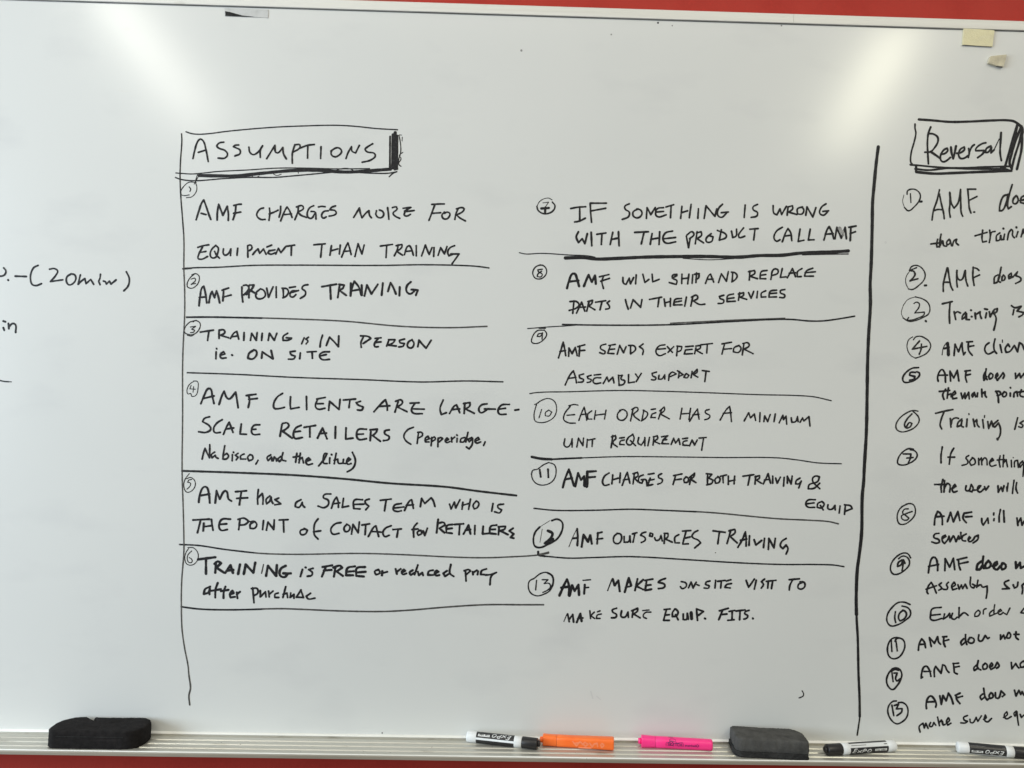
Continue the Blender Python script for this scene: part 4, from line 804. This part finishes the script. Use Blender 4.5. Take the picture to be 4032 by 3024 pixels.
pad('adhesive_pad', [(3791, 115), (3850, 118), (3911, 123), (3909, 150), (3905, 170), (3904, 186), (3850, 183), (3787, 179), (3789, 150)],
    0.0035, M_foam, M_grime_shade, label='cream yellow foam tape rectangle stuck just under the top rail at right', category='foam tape')
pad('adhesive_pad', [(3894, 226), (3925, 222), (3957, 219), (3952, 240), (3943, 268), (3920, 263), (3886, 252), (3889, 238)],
    0.006, M_foam2, M_grime_shade, label='small torn chunk of dirty cream foam tape below the larger foam rectangle', category='foam tape')
tp = pad('tape_remnant', [(884, 32), (970, 36), (1057, 39), (1056, 71), (970, 67), (887, 64)], 0.0008, M_tape, M_grime_shade,
         label='grey translucent tape remnant with black grime under the top rail', category='tape')
bm = bmesh.new()
gr = [(887, 45), (905, 48), (930, 55), (955, 62), (985, 65), (1005, 68), (960, 66.6), (920, 65), (888, 63.5)]
bm.faces.new([bm.verts.new(((on_y(*p).x - tp.location.x), -0.00105, on_y(*p).z - tp.location.z)) for p in gr])
bm.normal_update()
if list(bm.faces)[0].normal.y > 0:
    bmesh.ops.reverse_faces(bm, faces=bm.faces[:])
obj('grime_patch', bm, M_felt_dark, tp)

# ------------------------------------------------------------------ erasers
ZB = ZF + 0.0010                  # resting height on the ribs


def felt_block(bm, outline, z0, z1, top_in=0.002, notch=None, seg=3, jit=0.0006, dome=0.0):
    """plan outline (x,y) raised to a felt block with softened upper edge"""
    n = len(outline)
    cx = sum(p[0] for p in outline) / n
    cy = sum(p[1] for p in outline) / n
    levels = [(z0, 0.0015), (z0 + 0.002, 0.0), (z0 + (z1 - z0) * .35, 0.0), (z0 + (z1 - z0) * .7, 0.0003),
              (z1 - 0.0022, 0.0006), (z1 - 0.0006, top_in * .5), (z1, top_in)]
    rings = []
    for z, ins in levels:
        ring = []
        for x, y in outline:
            dx, dy = x - cx, y - cy
            l = math.hypot(dx, dy)
            k = (l - ins) / l
            dz = 0.0
            if notch and z > z1 - 0.004 and notch(x, y):
                dz = -0.006
            ring.append(bm.verts.new((cx + dx * k + random.uniform(-jit, jit), cy + dy * k + random.uniform(-jit, jit),
                                      z + dz + random.uniform(-jit, jit) * .6)))
        rings.append(ring)
    for A, B in zip(rings, rings[1:]):
        for i in range(n):
            bm.faces.new((A[i], A[(i + 1) % n], B[(i + 1) % n], B[i]))
    inner = []
    A = rings[-1]
    for k in (0.8, 0.5, 0.2):
        ring = [bm.verts.new((cx + (v.co.x - cx) * k, cy + (v.co.y - cy) * k,
                              z1 + dome * (1 - k) + random.uniform(-jit, jit) * .5 + (v.co.z - z1) * max(0, k * 2 - 1))) for v in rings[-1]]
        for i in range(n):
            bm.faces.new((A[i], A[(i + 1) % n], ring[(i + 1) % n], ring[i]))
        A = ring
    bm.faces.new(A)
    bm.faces.new(rings[0][::-1])
    bmesh.ops.recalc_face_normals(bm, faces=bm.faces)


def dense(poly, step=0.003):
    out = []
    n = len(poly)
    for i in range(n):
        a, b_ = poly[i], poly[(i + 1) % n]
        L = math.hypot(b_[0] - a[0], b_[1] - a[1])
        k = max(1, int(L / step))
        for j in range(k):
            out.append((a[0] + (b_[0] - a[0]) * j / k, a[1] + (b_[1] - a[1]) * j / k))
    return out


def rounded(x0, x1, y0, y1, rs):
    """rectangle with corner radii (front-left, front-right, back-right, back-left)"""
    out = []
    cs = [(x0 + rs[0], y0 + rs[0], PI, rs[0]), (x1 - rs[1], y0 + rs[1], 1.5 * PI, rs[1]),
          (x1 - rs[2], y1 - rs[2], 0, rs[2]), (x0 + rs[3], y1 - rs[3], .5 * PI, rs[3])]
    for cx, cy, a0, r in cs:
        k = 6
        for j in range(k + 1):
            a = a0 + PI / 2 * j / k
            out.append((cx + r * math.cos(a), cy + r * math.sin(a)))
    return out


# black eraser (left)
pl = on_z(190, 2935, ZB + 0.004)
pr = on_z(592, 2945, ZB + 0.004)
EL = (pr - pl).length * 0.945
yf = -TD + 0.010
er = empty('board_eraser', ((pl.x + pr.x) / 2 - 0.0098, 0, ZB), label='big matt black felt eraser with rounded ends at the left of the tray',
           category='eraser')
y0e, y1e = yf, -0.0050
outl = dense(rounded(-EL / 2 + .001, EL / 2 - .002, y0e, y1e, (0.016, 0.028, 0.020, 0.034)))
xn = on_z(343, 2832, ZB + 0.029).x - er.location.x
bm = bmesh.new()
felt_block(bm, outl, 0.0, 0.0292, 0.0045, notch=lambda x, y: abs(x - xn) < 0.005 and y > y1e - 0.006, dome=-0.001)
obj('felt_body', bm, M_felt_black, er, smooth=True)
bm = bmesh.new()
box(bm, (-EL / 2 + 0.019, y0e - 0.0004, 0.0200), (EL / 2 - 0.030, y0e + 0.0030, 0.0208))
obj('seam', bm, M_felt_dark, er)

# grey eraser (right): thick felt on a darker backing, leaning back to the board
er2 = empty('board_eraser', (0, 0, 0), label='worn charcoal grey felt eraser between the pink marker and a white marker',
            category='eraser')
a = on_z(2878, 2945, ZB)
b_ = on_z(3188, 2993, ZB)
er2.location = ((a.x + b_.x) / 2, -0.036, ZB)
yaw = -0.085
er2.rotation_euler = (0, 0, yaw)
L2 = (b_.x - a.x) + 0.003
out2 = dense(rounded(-L2 / 2, L2 / 2, -0.030, 0.025, (0.016, 0.004, 0.022, 0.004)))
bm = bmesh.new()
felt_block(bm, [(x - 0.001, y - 0.001) for x, y in out2], 0.0005, 0.0095, 0.001)
obj('backing_layer', bm, M_felt_dark, er2, smooth=True)
out3 = dense(rounded(-L2 / 2 + 0.002, L2 / 2, -0.027, 0.027, (0.010, 0.003, 0.024, 0.003)))
bm = bmesh.new()
felt_block(bm, out3, 0.0085, 0.0300, 0.004, dome=0.001)
obj('felt_body', bm, M_felt_grey, er2, smooth=True)

# ------------------------------------------------------------------ markers


def cyl_place(r, flip=False):
    """drawing (u along the barrel, v up the visible side, in metres) -> point on the barrel"""
    def f(u, v, lift):
        a = VIEW + v / r
        if callable(r):
            pass
        return (u, -(r + lift) * math.cos(a), (r + lift) * math.sin(a))
    return f


VIEW = 0.62                       # the barrel's side that faces the camera, radians above horizontal


def patch(bm, r, u0, u1, v0, v1, lift, round_=0.0, nu=8, nv=10):
    pl_ = cyl_place(r)
    g = []
    for i in range(nu + 1):
        u = u0 + (u1 - u0) * i / nu
        g.append([bm.verts.new(pl_(u, v0 + (v1 - v0) * j / nv, lift)) for j in range(nv + 1)])
    for i in range(nu):
        for j in range(nv):
            bm.faces.new((g[i][j], g[i + 1][j], g[i + 1][j + 1], g[i][j + 1]))


LET = {  # strokes in a unit box, slanted brush letters
    'E': [[(1.0, 1.0), (0.35, .95), (.25, .6), (0, 0.05), (.75, 0)], [(.2, .52), (.8, .55)]],
    'X': [[(0.05, .75), (.95, 0)], [(1.05, .8), (0, 0.02)]],
    'P': [[(.25, .9), (0.05, 0)], [(.2, .85), (.8, .9), (.95, .6), (.2, .4)]],
    'O': [[(.6, .95), (.1, .6), (.15, .1), (.6, 0), (1, .4), (.9, .85), (.6, .95)]],
    'M': [[(0, 0), (0.05, 1), (.5, .4), (.95, 1), (1, 0)]], 'r': [[(.1, 0), (.1, .65)], [(.1, .45), (.5, .7), (.9, .6)]],
    'S': [[(.9, .9), (.3, 1), (.1, .7), (.8, .4), (.8, .05), (.1, .05)]],
    'K': [[(.1, 1), (.1, 0)], [(.9, 1), (.15, .5), (.9, 0)]], 'T': [[(0, 1), (1, 1)], [(.5, 1), (.5, 0)]],
    'C': [[(.9, .85), (.4, 1), (.05, .5), (.4, 0), (.9, .15)]], 'H': [[(.1, 1), (.1, 0)], [(.1, .5), (.9, .5)], [(.9, 1), (.9, 0)]],
    'l': [[(.5, 1), (.5, 0)]], 'o': [[(.5, .6), (.1, .3), (.5, 0), (.9, .3), (.5, .6)]],
    'w': [[(0, .6), (.25, 0), (.5, .5), (.75, 0), (1, .6)]],
    'd': [[(.9, 1), (.9, 0)], [(.9, .5), (.4, .6), (.1, .3), (.4, 0), (.9, .15)]],
    'c': [[(.9, .55), (.4, .6), (.1, .3), (.4, 0), (.9, .08)]], 'e': [[(.1, .3), (.9, .35), (.5, .6), (.1, .3), (.4, 0), (.9, .08)]],
    'n': [[(.1, .6), (.1, 0)], [(.1, .4), (.5, .6), (.9, .4), (.9, 0)]], 't': [[(.5, .9), (.5, 0), (.9, 0)], [(.1, .6), (.9, .6)]],
    's': [[(.9, .55), (.3, .6), (.2, .35), (.8, .25), (.7, 0), (.1, .05)]], 'R': [[(.1, 0), (.1, 1), (.8, .9), (.8, .6), (.1, .5), (.9, 0)]],
}


def lettering(bm, text, r, u0, v0, cw, ch, wid, lift, upside=False, slant=0.0, gap=0.2, heights=None):
    pl_ = cyl_place(r)
    n = len(text)
    tot = n * cw + (n - 1) * cw * gap
    for i, ch_ in enumerate(text):
        if ch_ == ' ':
            continue
        for st in LET[ch_]:
            hh = ch * (heights[i] if heights else 1)
            pts = []
            for x, y in st:
                px = i * cw * (1 + gap) + x * cw + slant * y * hh
                py = y * hh
                if upside:
                    px, py = tot - px, ch - py
                pts.append((u0 + px, v0 + py))
            stroke(bm, pts, wid, pl_, wob=0.05, lift0=lift, dl=0.000003)


def orient(p, q, tilt=0.0):
    """thing origin at p, local x axis towards q"""
    d = (q - p)
    return math.atan2(d.y, d.x), d.length


def dry_marker(p0, p1, cap_at_right, upside, style, label):
    """white board marker; local x runs from the left end to the right end"""
    r = 0.0092
    a = on_z(p0[0], p0[1], ZB + r)
    q = on_z(p1[0], p1[1], ZB + r)
    yaw_, L = orient(a, q)
    root = empty('board_marker', a, (0, 0, yaw_), label=label, category='marker', group='white board markers on the tray')
    s = (lambda x: x) if cap_at_right else (lambda x: L - x)

    def P(prof):
        pr_ = [(s(x), rr) for x, rr in prof]
        return pr_
    capL = 0.026                   # cap
    nubL = 0.0045
    xb = L - capL - nubL           # collar / cap joint
    bm = bmesh.new()
    lathe(bm, P([(0.0, 0), (0.0, r * .80), (0.0010, r * .93), (0.0024, r * 0.985), (0.0165, r), (0.0168, r * .985), (0.0172, r * .985),
                 (xb - 0.013, r * .985), (xb - 0.0125, r), (xb - 0.0008, r), (xb, r * .9), (xb, 0)]))
    body = obj('barrel', bm, M_white, root, smooth=True)
    bm = bmesh.new()
    rc = r * 1.02
    lathe(bm, P([(xb + 0.0002, 0), (xb + 0.0002, rc * .96), (xb + 0.0010, rc), (xb + capL - 0.0015, rc * .985), (xb + capL, rc * .93), (xb + capL, 0)]))
    capo = obj('cap', bm, M_cap, root, smooth=True)
    bm = bmesh.new()
    lathe(bm, P([(xb + capL - 0.0006, 0), (xb + capL - 0.0006, r * .56), (xb + capL + nubL - .0008, r * .54), (xb + capL + nubL, r * .44), (xb + capL + nubL, 0)]), 20)
    # clip rib on the cap
    bmesh.ops.translate(bm, vec=(0, 0, 0.0006), verts=bm.verts)
    obj('cap_tip', bm, M_cap, capo, smooth=True)
    # printed wrap
    u0, u1 = sorted((s(0.0172), s(xb - 0.0128)))
    rl = r * .985
    gapv = 0.0032
    if style == 'low stripe':      # lettered band on top, white stripe below it
        bands, tv, th = [(-0.0166, -0.0056), (-0.0022, 0.0128)], -0.0010, 0.0072
    elif style == 'high stripe':   # white stripe with fine print above the lettered band
        bands, tv, th = [(-0.0166, -0.0014), (0.0058, 0.0128)], -0.0098, 0.0064
    else:
        bands, tv, th = [(-0.0120, 0.0128)], -0.0100, 0.0066
    for v0, v1 in bands:
        bm = bmesh.new()
        patch(bm, rl, u0, u1, v0, v1, 0.00012)
        bmesh.ops.recalc_face_normals(bm, faces=bm.faces)
        obj('label_band', bm, M_label, body, smooth=True)
    span = u1 - u0
    bm = bmesh.new()
    tw = span * 0.50
    cw = tw / 5.0
    tu = (u0 + span * 0.44) if upside else (u0 + span * 0.05)
    lettering(bm, 'EXPO', rl, tu, tv, cw, th, 0.00115, 0.00022, upside, slant=0.22, gap=0.26,
              heights=[1, .78, .9, .8])
    obj('brand_lettering', bm, M_print, body)
    # small boxed line of print
    bu0 = (u0 + span * 0.05) if upside else (u0 + span * 0.64)
    bw = span * 0.31
    bm = bmesh.new()
    patch(bm, rl, bu0, bu0 + bw, tv + 0.0012, tv + 0.0050, 0.00020, nu=4, nv=4)
    obj('small_print_box', bm, M_print, body)
    bm = bmesh.new()
    lettering(bm, 'low odor'.replace('r', 'r'), rl, bu0 + bw * .06, tv + 0.0019, bw * .86 / 9.2, 0.0028, 0.0005, 0.00030, upside, gap=0.15)
    obj('small_print', bm, M_label, body)
    if style != 'low stripe':
        bm = bmesh.new()
        pl_ = cyl_place(rl)
        vv = 0.0022
        x = u0 + span * .04
        while x < u0 + span * .42:
            stroke(bm, [(x, vv), (x + 0.0012, vv)], 0.0010, pl_, lift0=0.00025, dl=0.000003)
            x += 0.0021
        stroke(bm, [(u0 + span * .90, vv), (u0 + span * .97, vv)], 0.0013, pl_, lift0=0.00025, dl=0.000003)
        obj('fine_print', bm, M_greyprint, body)
    return root


dry_marker((1839, 2899), (2127, 2930), True, True, 'low stripe', 'white board marker with black cap touching the orange marker')
dry_marker((3245, 2953), (3523, 2936), False, False, 'high stripe', 'white board marker with black cap at its left end, right of the grey eraser')
dry_marker((3768, 2941), (4068, 2968), True, True, 'no stripe', 'rightmost white board marker, black cap cut off by the photo edge')


def squarish(bm, secs, seg=32, p=4.0):
    """(x, half height, half depth, zc) sections with rounded-square outline, turned along x"""
    rings = []
    for x, hh, hd, zc, pw in secs:
        ring = []
        for k in range(seg):
            a = 2 * PI * k / seg
            c, s_ = math.cos(a), math.sin(a)
            m = (abs(c) ** pw + abs(s_) ** pw) ** (-1 / pw)
            ring.append(bm.verts.new((x, hd * c * m, zc + hh * s_ * m)))
        rings.append(ring)
    for A, B in zip(rings, rings[1:]):
        for k in range(seg):
            bm.faces.new((A[k], B[k], B[(k + 1) % seg], A[(k + 1) % seg]))
    bm.faces.new(rings[0])
    bm.faces.new(rings[-1])
    bmesh.ops.recalc_face_normals(bm, faces=bm.faces)


def edge_flat(o):
    me = o.data
    me.set_sharp_from_angle(angle=math.radians(40))


def fluor(p0, p1, m, mp, label, kind):
    r = 0.0092
    a = on_z(p0[0], p0[1], ZB + r)
    q = on_z(p1[0], p1[1], ZB + r)
    yaw_, L = orient(a, q)
    root = empty('scented_marker' if kind == 'pink' else 'highlighter', a, (0, 0, yaw_), label=label, category='marker')
    pw = 2.4 if kind == 'pink' else 4.0
    nub = 0.0050
    cap = 0.0235
    r1, r2 = (0.0090, 0.0089) if kind == 'pink' else (0.0086, 0.0097)
    bm = bmesh.new()
    squarish(bm, [(nub + cap, r1 * .96, r1 * .96, 0, pw), (nub + cap + 0.0006, r1, r1, 0, pw), (nub + cap + 0.02, r1, r1, 0, pw),
                  (L - 0.003, r2, r2 * .98, (r2 - r1) * .9, pw), (L - 0.0008, r2 * .97, r2 * .95, (r2 - r1) * .9, pw), (L, r2 * .88, r2 * .86, (r2 - r1) * .9, pw)])
    o = obj('barrel', bm, m, root, smooth=True)
    edge_flat(o)
    bm = bmesh.new()
    rc = r1 * 1.06
    squarish(bm, [(nub, rc * .92, rc * .92, 0, 2.6), (nub + .0010, rc * 1.02, rc * 1.02, 0, 2.6), (nub + cap * .5, rc * .98, rc * .98, 0, 2.6),
                  (nub + cap - .0004, rc * .93, rc * .93, 0, pw)])
    c = obj('cap', bm, m, root, smooth=True)
    edge_flat(c)
    bm = bmesh.new()
    squarish(bm, [(0, r1 * .44, r1 * .44, 0, 2), (.0008, r1 * .54, r1 * .54, 0, 2), (nub + .0004, r1 * .58, r1 * .58, 0, 2)], 20)
    obj('cap_tip', bm, m, c, smooth=True)
    return root, o, L


root, body, L = fluor((2126, 2911), (2417, 2930), M_orange, M_orange2, 'fluorescent orange marker with faint pale print, butted against a black cap', 'orange')
# worn pale print on the flat front face


def flat_place(zc=0.0, y0=-0.0098, tilt=VIEW):
    def f(u, v, lift):
        return (u, y0 - lift, zc + v)
    return f


bm = bmesh.new()
xs = L * .45
fp = flat_place(0, -0.00945)
lettering_pts = [[(0, .004), (.006, -.003), (.012, .005), (.016, 0.0)], [(.002, .001), (.014, .0035)], [(.020, .004), (.017, .001), (.021, -.003), (.025, .001), (.020, .004)],
                 [(.028, .003), (.032, -.003), (.036, .003)], [(.034, .001), (.040, .004), (.041, -.002)], [(.010, -.0055), (.030, -.0050)],
                 [(.046, .001), (.048, .004), (.051, .001), (.048, -.003), (.046, .001)]]
for st in lettering_pts:
    stroke(bm, [(xs + x, y) for x, y in st], 0.0022, fp, wob=.15, lift0=0.0002, dl=0.000004)
obj('faded_print', bm, M_orange2, body)

root, body, L = fluor((2513, 2917), (2804, 2933), M_pink, M_purple, 'hot pink marker with purple print lying left of the grey eraser', 'pink')
bm = bmesh.new()
r = 0.00935
v0 = -0.0072
u0 = L * .40
lettering(bm, 'Mr', r, u0 + .003, v0 + .0050, .0035, .0036, .0008, .0002, gap=.2)
lettering(bm, 'SKETCH', r, u0 - .001, v0, .0033, .0044, .0009, .0002, gap=.22)
lettering(bm, 'scented', r, u0 + .0275, v0 + .0004, .0021, .0034, .0006, .0002, gap=.2)
pl_ = cyl_place(r)
stroke(bm, [(u0 - .0035, v0 - .0008), (u0 - .003, v0 + .005), (u0 + .002, v0 + .0055), (u0 + .0025, v0 + .0098), (u0 + .012, v0 + .0098),
            (u0 + .0125, v0 + .0058), (u0 + .024, v0 + .0052), (u0 + .0245, v0 - .001)], .0006, pl_, lift0=.0002, dl=0.000003)
stroke(bm, [(u0 + .048, v0), (u0 + .0455, v0 + .002), (u0 + .048, v0 + .0042), (u0 + .0505, v0 + .002), (u0 + .048, v0)], .0008, pl_, lift0=.0002, dl=0.000003)
stroke(bm, [(u0 + .001, 0.0085), (u0 + .008, 0.0085)], .0010, pl_, lift0=.0002, dl=0.000003)
obj('printed_logo', bm, M_purple, body)
